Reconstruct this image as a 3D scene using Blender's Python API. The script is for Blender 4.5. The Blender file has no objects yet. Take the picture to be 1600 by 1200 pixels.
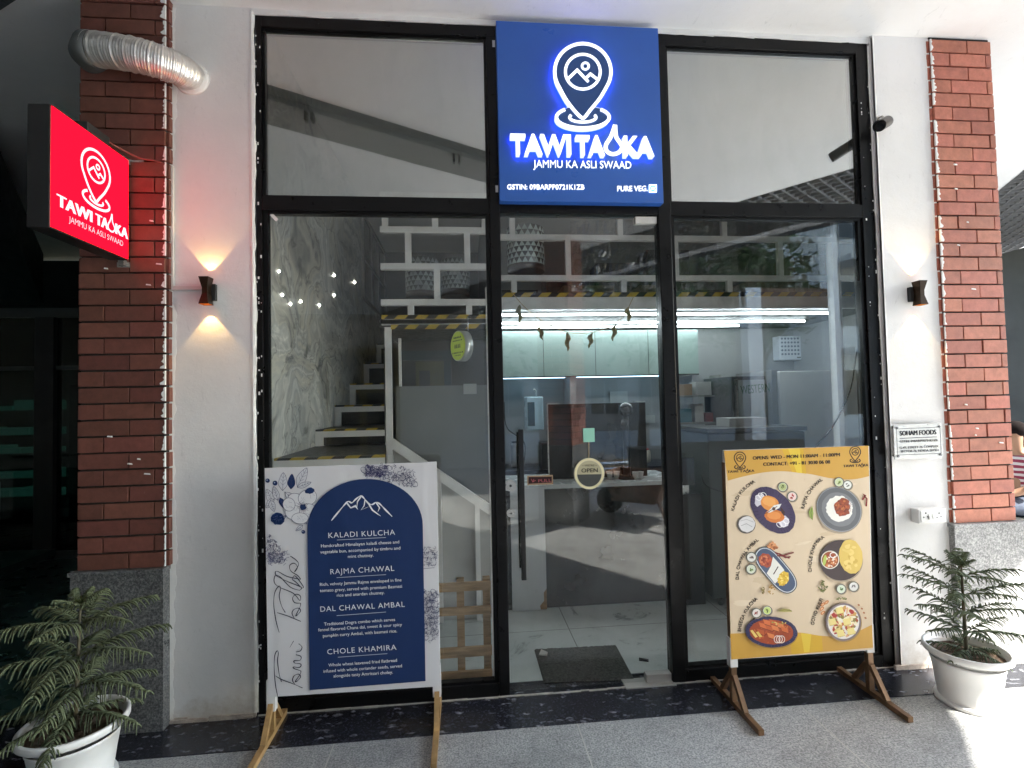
import bpy, bmesh, math, random
from mathutils import Vector, Matrix, noise
random.seed(7)
SC = bpy.context.scene
COL = SC.collection
R = math.radians
# ------------------------------------------------------------------ camera
CAM = Vector((1.0231, -2.6737, 1.5067)); YAW, PITCH, ROLL, FPX = 0.094441, 0.033029, -0.021888, 800.0
_f = Vector((math.sin(YAW)*math.cos(PITCH), math.cos(YAW)*math.cos(PITCH), math.sin(PITCH)))
_r = Vector((math.cos(YAW), -math.sin(YAW), 0)); _u = _r.cross(_f)
CR = _r*math.cos(ROLL) + _u*math.sin(ROLL); CU = _u*math.cos(ROLL) - _r*math.sin(ROLL)
cd = bpy.data.cameras.new('camera'); cam = bpy.data.objects.new('camera', cd); COL.objects.link(cam)
cam.matrix_world = Matrix(((CR.x, CU.x, -_f.x, CAM.x), (CR.y, CU.y, -_f.y, CAM.y), (CR.z, CU.z, -_f.z, CAM.z), (0, 0, 0, 1)))
cd.sensor_width = 36; cd.lens = 36*FPX/1600; cd.clip_start = .05; cd.clip_end = 1000
SC.camera = cam
def ray(x, y): return _f + CR*((x-800)/FPX) - CU*((y-600)/FPX)
def at(x, y, Y):                                   # photo pixel -> point on the plane Y = const
    d = ray(x, y); return CAM + d*((Y-CAM.y)/d.y)
# ------------------------------------------------------------------ world, sun, exposure
SUN = Vector((.82, -.58, math.tan(R(45.5)))).normalized()
w = bpy.data.worlds.new('World'); SC.world = w; w.use_nodes = True
nt = w.node_tree; bg = nt.nodes['Background']; sky = nt.nodes.new('ShaderNodeTexSky')
sky.sky_type = 'NISHITA'; sky.sun_disc = False; sky.sun_elevation = R(45.5); sky.sun_rotation = math.atan2(.82, -.58)
sky.air_density = 1.4; sky.dust_density = 1.5
nt.links.new(sky.outputs[0], bg.inputs[0]); bg.inputs[1].default_value = .15
sl = bpy.data.lights.new('sun', 'SUN'); sl.energy = 2.35; sl.angle = R(.5); sl.color = (1, .95, .86)
so = bpy.data.objects.new('sun', sl); COL.objects.link(so); so.rotation_euler = SUN.to_track_quat('Z', 'Y').to_euler()
SC.view_settings.view_transform = 'Standard'; SC.view_settings.look = 'None'; SC.view_settings.gamma = 1
SC.view_settings.exposure = 3.6
SC.cycles.use_denoising = True
SC.cycles.max_bounces = 10; SC.cycles.diffuse_bounces = 6; SC.cycles.glossy_bounces = 5
SC.cycles.transparent_max_bounces = 24; SC.cycles.sample_clamp_indirect = 6
# ------------------------------------------------------------------ materials
def lin(c):
    if max(c) <= 1.0: return (*c, 1)
    return (*[((v/255+.055)/1.055)**2.4 if v > 10 else v/255/12.92 for v in c], 1)
def newmat(name):
    m = bpy.data.materials.new(name); m.use_nodes = True
    return m, m.node_tree.nodes, m.node_tree.links, m.node_tree.nodes['Principled BSDF']
def mixcol(n, l, fac, a, b, t='MIX'):
    x = n.new('ShaderNodeMix'); x.data_type = 'RGBA'; x.blend_type = t
    for sock, v in ((x.inputs[0], fac), (x.inputs[6], a), (x.inputs[7], b)):
        if hasattr(v, 'is_output'): l.new(v, sock)
        else: sock.default_value = v
    return x.outputs[2]
def tex(n, l, scale, detail=4, rough=.55, dist=0., vec=None, stretch=None):
    c = n.new('ShaderNodeTexCoord'); v = c.outputs['Object']
    if stretch:
        mp = n.new('ShaderNodeMapping'); mp.inputs['Scale'].default_value = stretch; l.new(v, mp.inputs[0]); v = mp.outputs[0]
    t = n.new('ShaderNodeTexNoise'); l.new(v, t.inputs['Vector']); t.inputs['Scale'].default_value = scale
    t.inputs['Detail'].default_value = detail; t.inputs['Roughness'].default_value = rough; t.inputs['Distortion'].default_value = dist
    return t.outputs['Fac']
def ramp(n, l, fac, stops):
    r = n.new('ShaderNodeValToRGB'); l.new(fac, r.inputs[0]); e = r.color_ramp.elements
    while len(e) < len(stops): e.new(.5)
    for el, (p, c) in zip(e, stops):
        el.position = p; el.color = c if len(c) == 4 else (*c, 1)
    return r.outputs[0]
def g(v): return (v, v, v, 1)
def bump(n, l, b, h, strength, dist=.01):
    k = n.new('ShaderNodeBump'); k.inputs['Strength'].default_value = strength; k.inputs['Distance'].default_value = dist
    l.new(h, k.inputs['Height']); l.new(k.outputs[0], b.inputs['Normal'])
_mc = {}
def M(name, col=None, rough=.6, metal=0., var=.12, scale=6., bmp=0., bscale=40., spec=.5, coat=0., stretch=None, emit=None, estr=0.):
    if name in _mc: return _mc[name]
    m, n, l, b = newmat(name); c = lin(col)
    if var:
        f = tex(n, l, scale, 5, .6, stretch=stretch)
        d = tuple(x*(1-var) for x in c[:3])+(1,); e = tuple(min(1, x*(1+var)) for x in c[:3])+(1,)
        l.new(ramp(n, l, f, [(.3, d), (.7, e)]), b.inputs['Base Color'])
        rr = ramp(n, l, tex(n, l, scale*2.3, 3), [(.3, g(max(0, rough-.08))), (.7, g(min(1, rough+.08)))]); l.new(rr, b.inputs['Roughness'])
    else:
        b.inputs['Base Color'].default_value = c; b.inputs['Roughness'].default_value = rough
    b.inputs['Metallic'].default_value = metal; b.inputs['Specular IOR Level'].default_value = spec; b.inputs['Coat Weight'].default_value = coat
    if bmp: bump(n, l, b, tex(n, l, bscale, 4), bmp)
    if emit: b.inputs['Emission Color'].default_value = lin(emit); b.inputs['Emission Strength'].default_value = estr
    _mc[name] = m; return m
def E(name, col, s):
    if name in _mc: return _mc[name]
    m = bpy.data.materials.new(name); m.use_nodes = True; n = m.node_tree.nodes; n.clear()
    e = n.new('ShaderNodeEmission'); o = n.new('ShaderNodeOutputMaterial'); e.inputs[0].default_value = lin(col); e.inputs[1].default_value = s
    m.node_tree.links.new(e.outputs[0], o.inputs[0]); _mc[name] = m; return m
def glassmat(name, f0, tint, streak=0.):
    m = bpy.data.materials.new(name); m.use_nodes = True; n = m.node_tree.nodes; l = m.node_tree.links; n.clear()
    o = n.new('ShaderNodeOutputMaterial'); t = n.new('ShaderNodeBsdfTransparent'); gl = n.new('ShaderNodeBsdfGlossy'); mx = n.new('ShaderNodeMixShader')
    lw = n.new('ShaderNodeLayerWeight'); lw.inputs[0].default_value = .5
    p = n.new('ShaderNodeMath'); p.operation = 'POWER'; p.inputs[1].default_value = 5; l.new(lw.outputs['Facing'], p.inputs[0])
    a = n.new('ShaderNodeMath'); a.operation = 'MULTIPLY_ADD'; a.inputs[1].default_value = 1-f0; a.inputs[2].default_value = f0; l.new(p.outputs[0], a.inputs[0])
    t.inputs[0].default_value = (*tint, 1); gl.inputs['Roughness'].default_value = .0; gl.inputs[0].default_value = (.97, .98, .98, 1)
    l.new(a.outputs[0], mx.inputs[0]); l.new(t.outputs[0], mx.inputs[1]); l.new(gl.outputs[0], mx.inputs[2])
    bn = n.new('ShaderNodeBump'); bn.inputs['Strength'].default_value = .012; bn.inputs['Distance'].default_value = .02
    l.new(tex(n, l, 2.2, 2), bn.inputs['Height']); l.new(bn.outputs[0], gl.inputs['Normal'])
    if streak:
        d = n.new('ShaderNodeBsdfDiffuse'); d.inputs[0].default_value = (.6, .62, .6, 1); m2 = n.new('ShaderNodeMixShader')
        r = ramp(n, l, tex(n, l, 5, 6, .7, 1.5, stretch=(1, 1, .35)), [(.45, g(0)), (.8, g(streak))]); l.new(r, m2.inputs[0])
        l.new(mx.outputs[0], m2.inputs[1]); l.new(d.outputs[0], m2.inputs[2]); l.new(m2.outputs[0], o.inputs[0])
    else: l.new(mx.outputs[0], o.inputs[0])
    return m
def granite(name, a, b, c, scale, rough, joint=None):
    m, n, l, bs = newmat(name)
    f1 = tex(n, l, scale, 3, .7); f2 = tex(n, l, 1.3, 4)
    fm = n.new('ShaderNodeMix'); fm.inputs[0].default_value = .2; l.new(f1, fm.inputs[2]); l.new(tex(n, l, scale*.36, 2, .6), fm.inputs[3])
    base = ramp(n, l, fm.outputs[0], [(.38, a), (.5, b), (.62, c)])
    v = ramp(n, l, f2, [(.3, g(.78)), (.7, g(1.0))])
    col = mixcol(n, l, 1.0, base, v, 'MULTIPLY')
    st = ramp(n, l, tex(n, l, 3.1, 6, .75, .8), [(.52, g(1)), (.7, g(.70))])
    col = mixcol(n, l, 1.0, col, st, 'MULTIPLY')
    st = ramp(n, l, tex(n, l, .9, 7, .7, 1.6), [(.40, g(.80)), (.55, g(1.05))]); col = mixcol(n, l, 1.0, col, st, 'MULTIPLY')
    if joint:
        tc = n.new('ShaderNodeTexCoord'); br = n.new('ShaderNodeTexBrick'); mp = n.new('ShaderNodeMapping'); l.new(tc.outputs['Object'], mp.inputs[0])
        mp.inputs['Location'].default_value = joint[2]; l.new(mp.outputs[0], br.inputs[0])
        br.offset = 0; br.inputs['Scale'].default_value = 1; br.inputs['Brick Width'].default_value = joint[0]; br.inputs['Row Height'].default_value = joint[1]
        br.inputs['Mortar Size'].default_value = .003; br.inputs['Color1'].default_value = g(0); br.inputs['Color2'].default_value = g(0); br.inputs['Mortar'].default_value = g(1)
        col = mixcol(n, l, br.outputs['Color'], col, (.42, .41, .38, 1))
    l.new(col, bs.inputs['Base Color'])
    l.new(ramp(n, l, tex(n, l, 4, 5), [(.3, g(rough-.1)), (.7, g(rough+.12))]), bs.inputs['Roughness'])
    bump(n, l, bs, f1, .08, .002)
    return m
GREY_FLOOR = granite('grey_granite_paving', (.15, .155, .16), (.33, .34, .34), (.53, .53, .52), 125, .42, (1.1, 1.45, (-.42, 1.72, 0)))
GREY_BASE = granite('grey_granite_cladding', (.045, .048, .052), (.125, .13, .135), (.27, .27, .27), 120, .35)
def black_granite():
    m, n, l, b = newmat('black_granite')
    tc = n.new('ShaderNodeTexCoord'); vo = n.new('ShaderNodeTexVoronoi'); vo.inputs['Scale'].default_value = 26; vo.inputs['Randomness'].default_value = 1
    nz = n.new('ShaderNodeTexNoise'); nz.inputs['Scale'].default_value = 18; l.new(tc.outputs['Object'], nz.inputs[0])
    ad = n.new('ShaderNodeMix'); ad.data_type = 'VECTOR'; ad.inputs[0].default_value = .06; l.new(tc.outputs['Object'], ad.inputs[4]); l.new(nz.outputs['Color'], ad.inputs[5])
    mp = n.new('ShaderNodeMapping'); mp.inputs['Scale'].default_value = (.62, 1.5, 1); mp.inputs['Rotation'].default_value = (0, 0, .35)
    l.new(ad.outputs[1], mp.inputs[0]); l.new(mp.outputs[0], vo.inputs['Vector'])
    sp = ramp(n, l, vo.outputs['Distance'], [(.20, g(1)), (.36, g(0))])
    sel = ramp(n, l, vo.outputs['Color'], [(.35, g(0)), (.7, g(1))])
    k = mixcol(n, l, 1, sp, sel, 'MULTIPLY'); k = mixcol(n, l, 1, k, ramp(n, l, tex(n, l, 60, 3), [(.35, g(.1)), (.65, g(1))]), 'MULTIPLY')
    base = ramp(n, l, tex(n, l, 90, 3), [(.35, (.008, .009, .013, 1)), (.7, (.035, .037, .05, 1))])
    l.new(mixcol(n, l, k, base, (.25, .26, .29, 1)), b.inputs['Base Color']); b.inputs['Roughness'].default_value = .22
    return m
BLACK_GR = black_granite()
def plaster(name, col, stain=.88):
    m, n, l, b = newmat(name)
    f = ramp(n, l, tex(n, l, 1.6, 6, .65), [(.3, tuple(x*stain for x in col)+(1,)), (.65, col+(1,))])
    s = ramp(n, l, tex(n, l, 9, 8, .8, .6), [(.68, g(1)), (.8, g(.86))])
    c = mixcol(n, l, 1, f, s, 'MULTIPLY')
    sc_ = ramp(n, l, tex(n, l, 5.5, 9, .8, 2.5, stretch=(2.2, 1, .8)), [(.34, g(.80)), (.40, g(1))]); c = mixcol(n, l, .7, c, sc_, 'MULTIPLY')
    tc = n.new('ShaderNodeTexCoord'); sp = n.new('ShaderNodeSeparateXYZ'); l.new(tc.outputs['Object'], sp.inputs[0])
    ad = n.new('ShaderNodeMath'); ad.operation = 'MULTIPLY_ADD'; ad.inputs[1].default_value = .55; l.new(tex(n, l, 7, 8, .75), ad.inputs[0]); l.new(sp.outputs[2], ad.inputs[2])
    sl_ = ramp(n, l, ad.outputs[0], [(.22, (.66, .60, .53, 1)), (.42, g(1))]); c = mixcol(n, l, 1, c, sl_, 'MULTIPLY') if stain < .9 else c
    l.new(c, b.inputs['Base Color']); b.inputs['Roughness'].default_value = .65
    bump(n, l, b, tex(n, l, 11, 9, .75), .22, .012); return m
WHITE_WALL = plaster('white_plaster', (.80, .79, .78)); CEIL = plaster('white_ceiling_paint', (.80, .80, .79), .92)
PUTTY = plaster('ragged_white_putty', (.86, .86, .84), .85)
BLACK_AL = M('black_aluminium', (.006, .006, .0065), .34, .0, .25, 9, spec=.22)
WHITE_MET = M('white_painted_steel', (.80, .78, .76), .45, 0, .1, 7, .05)
STEEL = M('brushed_steel', (.55, .54, .52), .32, .9, .15, 30)
DARK = M('dark_paint', (.02, .021, .022), .5, 0, .2, 5)
WOOD = M('raw_wood', (.42, .27, .14), .7, 0, .35, 9, .2, 60, stretch=(1, 1, 6)); WOODX = M('pallet_wood', (.47, .31, .17), .7, 0, .4, 14, .2, 60, stretch=(.4, 3, 3))
BRONZE = M('bronze_painted_steel', (.20, .115, .06), .38, .35, .3, 20)
GLASS = glassmat('clear_glass', .050, (.975, .985, .98), .03); FILM = glassmat('mirror_film_glass', .38, (.72, .74, .70), .05)
CLEAR = glassmat('clear_plastic_film', .10, (.86, .87, .86), .22)
def attrmat(name, rough=.5, spec=.4, emit=0., bmp=0., bscale=8.):
    m, n, l, b = newmat(name); a = n.new('ShaderNodeAttribute'); a.attribute_name = 'Col'
    l.new(a.outputs[0], b.inputs['Base Color']); b.inputs['Roughness'].default_value = rough; b.inputs['Specular IOR Level'].default_value = spec
    if emit: l.new(a.outputs[0], b.inputs['Emission Color']); b.inputs['Emission Strength'].default_value = emit
    if bmp: bump(n, l, b, tex(n, l, bscale, 3, .5, .6, stretch=(1, 1, .45)), bmp, .03)
    return m
PRINT = attrmat('printed_vinyl', .45, .3, 0, .28, 4)
def brickmat():
    m, n, l, b = newmat('red_brick_tile'); a = n.new('ShaderNodeAttribute'); a.attribute_name = 'Col'
    f = ramp(n, l, tex(n, l, 22, 7, .7), [(.3, g(.72)), (.7, g(1.12))])
    c = mixcol(n, l, 1, a.outputs[0], f, 'MULTIPLY')
    w_ = ramp(n, l, tex(n, l, 5, 9, .75, 1.2, stretch=(1, 1, 2.2)), [(.66, g(0)), (.76, g(.45))])
    c = mixcol(n, l, w_, c, (.55, .47, .43, 1)); l.new(c, b.inputs['Base Color']); b.inputs['Roughness'].default_value = .6
    bump(n, l, b, tex(n, l, 60, 6, .7), .25, .004); return m
BRICK = brickmat(); MORTAR = M('dark_mortar', (.035, .032, .03), .9, 0, .3, 20)
def hazard():
    m, n, l, b = newmat('hazard_tape'); tc = n.new('ShaderNodeTexCoord'); s = n.new('ShaderNodeSeparateXYZ'); l.new(tc.outputs['Object'], s.inputs[0])
    a = n.new('ShaderNodeMath'); a.operation = 'SUBTRACT'; l.new(s.outputs[0], a.inputs[0]); l.new(s.outputs[2], a.inputs[1])
    mu = n.new('ShaderNodeMath'); mu.operation = 'MULTIPLY'; mu.inputs[1].default_value = 7.2; l.new(a.outputs[0], mu.inputs[0])
    fr = n.new('ShaderNodeMath'); fr.operation = 'FRACT'; l.new(mu.outputs[0], fr.inputs[0])
    gt = n.new('ShaderNodeMath'); gt.operation = 'GREATER_THAN'; gt.inputs[1].default_value = .52; l.new(fr.outputs[0], gt.inputs[0])
    l.new(mixcol(n, l, gt.outputs[0], (.5, .34, .03, 1), (.02, .02, .022, 1)), b.inputs['Base Color']); b.inputs['Roughness'].default_value = .4
    return m
HAZ = hazard()
def wallpaper():
    m, n, l, b = newmat('swirled_marble_wallpaper')
    tc = n.new('ShaderNodeTexCoord'); n1 = n.new('ShaderNodeTexNoise'); n1.inputs['Scale'].default_value = 1.3; n1.inputs['Detail'].default_value = 3; l.new(tc.outputs['Object'], n1.inputs[0])
    mx = n.new('ShaderNodeMix'); mx.data_type = 'VECTOR'; mx.inputs[0].default_value = .55; l.new(tc.outputs['Object'], mx.inputs[4]); l.new(n1.outputs['Color'], mx.inputs[5])
    n2 = n.new('ShaderNodeTexNoise'); n2.inputs['Scale'].default_value = 1.7; n2.inputs['Detail'].default_value = 4; n2.inputs['Distortion'].default_value = 3.2; l.new(mx.outputs[1], n2.inputs[0])
    c = ramp(n, l, n2.outputs[0], [(.3, (.25, .25, .25, 1)), (.40, (.62, .60, .53, 1)), (.45, (.46, .47, .46, 1)), (.5, (.70, .69, .65, 1)), (.55, (.45, .46, .45, 1)), (.62, (.64, .61, .54, 1)), (.7, (.5, .5, .48, 1))])
    n3 = n.new('ShaderNodeTexNoise'); n3.inputs['Scale'].default_value = 1.15; n3.inputs['Detail'].default_value = 5; n3.inputs['Distortion'].default_value = 3.5; l.new(mx.outputs[1], n3.inputs[0])
    dk = ramp(n, l, n3.outputs[0], [(.30, g(.35)), (.36, g(.9)), (.485, g(1)), (.5, g(.5)), (.515, g(1.05)), (.62, g(1)), (.635, g(1.35)), (.65, g(1))])
    l.new(mixcol(n, l, 1, c, dk, 'MULTIPLY'), b.inputs['Base Color']); b.inputs['Roughness'].default_value = .45; return m
WALLP = wallpaper()
# ------------------------------------------------------------------ builders
WL = {}
def tag(o, label=None, cat=None, group=None, kind=None):
    for k, v in (('label', label), ('category', cat), ('group', group), ('kind', kind)):
        if v: o[k] = v
    return o
def thing(name, label, cat, loc=(0, 0, 0), rot=0, group=None):
    o = bpy.data.objects.new(name, None); COL.objects.link(o); o.location = loc; o.rotation_euler = (0, 0, rot); o.empty_display_size = .1
    WL[o.name] = Vector(loc); return tag(o, label, cat, group)
class MB:
    def __init__(s): s.v = []; s.f = []; s.c = []; s.col = None; s.sm = []
    def face(s, pts, c=None, smooth=False):
        i = len(s.v); s.v += [tuple(p) for p in pts]; s.f.append(list(range(i, i+len(pts)))); s.c.append(c or s.col or (1, 1, 1, 1)); s.sm.append(smooth)
    def box(s, x0, x1, y0, y1, z0, z1, c=None):
        P = [(x, y, z) for x in (x0, x1) for y in (y0, y1) for z in (z0, z1)]
        for q in ((0, 1, 3, 2), (4, 6, 7, 5), (0, 4, 5, 1), (2, 3, 7, 6), (0, 2, 6, 4), (1, 5, 7, 3)): s.face([P[k] for k in q], c)
        return s
    def hexa(s, a, b, c=None):                     # two quads (4 pts each), joined
        s.face(a, c); s.face(list(reversed(b)), c)
        for k in range(4): s.face([a[k], b[k], b[(k+1) % 4], a[(k+1) % 4]], c)
        return s
    def bar(s, p, q, w, h, up=(0, 0, 1), c=None):
        p = Vector(p); q = Vector(q); d = (q-p).normalized(); u = Vector(up)
        if abs(d.dot(u)) > .95: u = Vector((0, 1, 0))
        sd = d.cross(u).normalized()*w/2; uu = sd.cross(d).normalized()*h/2
        k = lambda o: [o-sd-uu, o+sd-uu, o+sd+uu, o-sd+uu]
        return s.hexa(k(p), k(q), c)
    def rings(s, R_, caps=True, c=None, smooth=True):
        i = len(s.v); n = len(R_[0])
        for r in R_: s.v += [tuple(p) for p in r]
        for a in range(len(R_)-1):
            for b in range(n):
                s.f.append([i+a*n+b, i+a*n+(b+1) % n, i+(a+1)*n+(b+1) % n, i+(a+1)*n+b]); s.c.append(c or s.col or (1, 1, 1, 1)); s.sm.append(smooth)
        if caps: s.face(list(reversed(R_[0])), c); s.face(R_[-1], c)
        return s
    def tube(s, pts, r, n=10, caps=True, c=None):
        pts = [Vector(p) for p in pts]; R_ = []; u = None
        for k, p in enumerate(pts):
            d = (pts[min(k+1, len(pts)-1)]-pts[max(k-1, 0)]).normalized()
            if u is None: u = d.orthogonal().normalized()
            u = (u-d*u.dot(d)).normalized(); v = d.cross(u); rr = r[k] if isinstance(r, (list, tuple)) else r
            R_.append([p+(u*math.cos(t)+v*math.sin(t))*rr for t in [2*math.pi*j/n for j in range(n)]])
        return s.rings(R_, caps, c)
    def lathe(s, prof, o=(0, 0, 0), n=40, c=None, caps=False):
        return s.rings([[(o[0]+r*math.cos(2*math.pi*k/n), o[1]+r*math.sin(2*math.pi*k/n), o[2]+z) for k in range(n)] for r, z in prof], caps, c)
    def disc(s, o, r, ax=(0, -1, 0), h=.01, n=32, c=None):
        o = Vector(o); ax = Vector(ax).normalized(); return s.tube([o, o+ax*h], r, n, True, c)
    def prism(s, poly, y0, y1, c=None, back=True):  # poly of (x,z), front at y0
        a = [(x, y0, z) for x, z in poly]; b = [(x, y1, z) for x, z in poly]
        s.face(a, c)
        if back: s.face(list(reversed(b)), c)
        n = len(poly)
        for k in range(n): s.face([a[k], b[k], b[(k+1) % n], a[(k+1) % n]], c)
        return s
    def sphere(s, o, r, n=12, c=None, sz=1.):
        o = Vector(o)
        return s.rings([[o+Vector((math.sin(t)*math.cos(2*math.pi*k/n)*r, math.sin(t)*math.sin(2*math.pi*k/n)*r, math.cos(t)*r*sz)) for k in range(n)] for t in [math.pi*(j+.02)/(n//2+.04) for j in range(n//2+1)]], True, c)
    def build(s, name, mat, parent=None, local=False, bevel=0, **kw):
        me = bpy.data.meshes.new(name); me.from_pydata(s.v, [], s.f); me.materials.append(mat)
        for p, sm in zip(me.polygons, s.sm): p.use_smooth = sm
        ca = me.color_attributes.new('Col', 'FLOAT_COLOR', 'CORNER')
        k = 0
        for p, c in zip(me.polygons, s.c):
            for _ in p.vertices: ca.data[k].color = c if len(c) == 4 else (*c, 1); k += 1
        bm = bmesh.new(); bm.from_mesh(me); bmesh.ops.remove_doubles(bm, verts=bm.verts, dist=1e-5)
        if kw.pop('fixn', True): bmesh.ops.recalc_face_normals(bm, faces=bm.faces)
        bm.to_mesh(me); bm.free(); me.update()
        o = bpy.data.objects.new(name, me); COL.objects.link(o)
        if parent:
            o.parent = parent
            if local: WL[o.name] = Vector()
            else: o.location = -WL[parent.name]; WL[o.name] = Vector()
        else: WL[o.name] = Vector()
        if bevel:
            bv = o.modifiers.new('bevel', 'BEVEL'); bv.width = bevel; bv.segments = 2; bv.limit_method = 'ANGLE'
        return tag(o, **kw) if kw else o
def bx(*a, **k): return MB().box(*a, **k)
# text -> triangles
_tc = {}
def glyphs(s, bold=0., space=1., depth=0.):
    k = (s, bold, space)
    if k not in _tc:
        cu = bpy.data.curves.new('lettering', 'FONT'); cu.body = s; cu.size = 1; cu.offset = bold; cu.resolution_u = 3; cu.space_character = space
        o = bpy.data.objects.new('lettering', cu); COL.objects.link(o)
        me = bpy.data.meshes.new_from_object(o.evaluated_get(bpy.context.evaluated_depsgraph_get()))
        _tc[k] = ([(v.co.x, v.co.y) for v in me.vertices], [list(p.vertices) for p in me.polygons])
        bpy.data.objects.remove(o); bpy.data.curves.remove(cu); bpy.data.meshes.remove(me)
    return _tc[k]
CAPH = .729
def shade(c): return lin(c)
class Art:                                         # flat print: coloured polygons on a plane Y, later ones nearer
    def __init__(s, Y, step=.0002, conv=None): s.mb = MB(); s.Y = Y; s.k = 0; s.step = step; s.conv = conv or (lambda p: p)
    def P(s, p):
        p = s.conv(p); return at(p[0], p[1], s.Y-s.k*s.step)
    def poly(s, pts, c, up=1): s.k += up; s.mb.face([s.P(p) for p in pts], shade(c))
    def ell(s, c, rx, ry, col, rot=0, n=36, wob=0, seed=0, up=1):
        rnd = random.Random(seed); t = R(rot)
        s.poly([(c[0]+k*(rx*math.cos(a)*math.cos(t)-ry*math.sin(a)*math.sin(t)), c[1]+k*(rx*math.cos(a)*math.sin(t)+ry*math.sin(a)*math.cos(t))) for a in [2*math.pi*j/n for j in range(n)] for k in [1+rnd.uniform(-wob, wob)]], col, up)
    def line(s, pts, wd, c, closed=False, up=1):
        s.k += up; L, Rr = ribbon(pts, wd, closed); n = len(pts)
        for k in range(n if closed else n-1):
            j = (k+1) % n; s.mb.face([s.P(L[k]), s.P(L[j]), s.P(Rr[j]), s.P(Rr[k])], shade(c))
    def ring(s, c, rx, ry, wd, col, rot=0, n=32):
        t = R(rot); s.line([(c[0]+rx*math.cos(a)*math.cos(t)-ry*math.sin(a)*math.sin(t), c[1]+rx*math.cos(a)*math.sin(t)+ry*math.sin(a)*math.cos(t)) for a in [2*math.pi*j/n for j in range(n)]], wd, col, True)
    def text(s, t, p0, p1, h, c, bold=0., space=1., up=1):
        if bold > .005:                            # heavier lettering: the same glyphs printed twice, a hair apart
            d_ = (p1[0]-p0[0], p1[1]-p0[1]); L_ = math.hypot(*d_); o_ = h*bold*.9; q_ = (d_[0]/L_*o_, d_[1]/L_*o_)
            s.text(t, (p0[0]-q_[0], p0[1]-q_[1]), (p1[0]-q_[0], p1[1]-q_[1]), h, c, 0., space, up); s.text(t, (p0[0]+q_[0], p0[1]+q_[1]), (p1[0]+q_[0], p1[1]+q_[1]), h, c, 0., space, up); bold = 0.
        V, F = glyphs(t, bold, space); x0 = min(v[0] for v in V); x1 = max(v[0] for v in V); s.k += up
        d = ((p1[0]-p0[0]), (p1[1]-p0[1])); ln = math.hypot(*d); nn = (d[1]/ln, -d[0]/ln)
        Q = [s.P((p0[0]+d[0]*(v[0]-x0)/(x1-x0)+nn[0]*v[1]/CAPH*h, p0[1]+d[1]*(v[0]-x0)/(x1-x0)+nn[1]*v[1]/CAPH*h)) for v in V]
        for f in F: s.mb.face([Q[i] for i in f], shade(c))
    def arc(s, t, path, h, c, bold=.01, up=1):
        V, F = glyphs(t, bold); x0 = min(v[0] for v in V); x1 = max(v[0] for v in V); s.k += up
        pl = spline(path, 12); L = [0]
        for a, b in zip(pl, pl[1:]): L.append(L[-1]+math.dist(a, b))
        def pt(u, v):
            d = u*L[-1]; k = 0
            while k < len(pl)-2 and L[k+1] < d: k += 1
            a, b = pl[k], pl[k+1]; q = (d-L[k])/max(1e-6, L[k+1]-L[k]); ln = math.dist(a, b)
            return (a[0]+(b[0]-a[0])*q+(b[1]-a[1])/ln*v, a[1]+(b[1]-a[1])*q-(b[0]-a[0])/ln*v)
        Q = [s.P(pt((v[0]-x0)/(x1-x0), v[1]/CAPH*h)) for v in V]
        for f in F: s.mb.face([Q[i] for i in f], shade(c))
    def scribble(s, box, n, wd, c, seed, ln=9, mask=None):
        rnd = random.Random(seed)
        for _ in range(n):
            x, y = rnd.uniform(box[0], box[2]), rnd.uniform(box[1], box[3])
            if mask and not mask(x, y): continue
            a = rnd.uniform(0, 6.28); P = []
            for k in range(6): P.append((x, y)); a += rnd.uniform(-1.3, 1.3); x += math.cos(a)*ln/5; y += math.sin(a)*ln/5
            s.line(P, wd, c, up=0)
        s.k += 1
def ribbon(pts, wd, closed=False):
    n = len(pts); L = []; Q = []
    for k, p in enumerate(pts):
        a = pts[(k-1) % n] if closed or k > 0 else p; b = pts[(k+1) % n] if closed or k < n-1 else p
        d1 = Vector((p[0]-a[0], p[1]-a[1])); d2 = Vector((b[0]-p[0], b[1]-p[1]))
        if d1.length < 1e-9: d1 = d2
        if d2.length < 1e-9: d2 = d1
        d1.normalize(); d2.normalize(); t = d1+d2
        if t.length < 1e-6: t = d1
        t.normalize(); nn = Vector((-t.y, t.x)); m = 1/max(.5, abs(t.dot(d1)))
        ww = (wd[k] if isinstance(wd, (list, tuple)) else wd)/2*m
        L.append((p[0]+nn.x*ww, p[1]+nn.y*ww)); Q.append((p[0]-nn.x*ww, p[1]-nn.y*ww))
    return L, Q
def spline(P, n=8):
    out = []; P = [P[0]]+list(P)+[P[-1]]
    for i in range(1, len(P)-2):
        for k in range(n):
            t = k/n; out.append(tuple(.5*((2*b)+(c-a)*t+(2*a-5*b+4*c-d)*t*t+(3*b-a-3*c+d)*t**3) for a, b, c, d in zip(P[i-1], P[i], P[i+1], P[i+2])))
    out.append(tuple(P[-2])); return out
def arcpts(c, rx, ry, a0, a1, n=20): return [(c[0]+rx*math.cos(R(a0+(a1-a0)*k/n)), c[1]+ry*math.sin(R(a0+(a1-a0)*k/n))) for k in range(n+1)]
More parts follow.
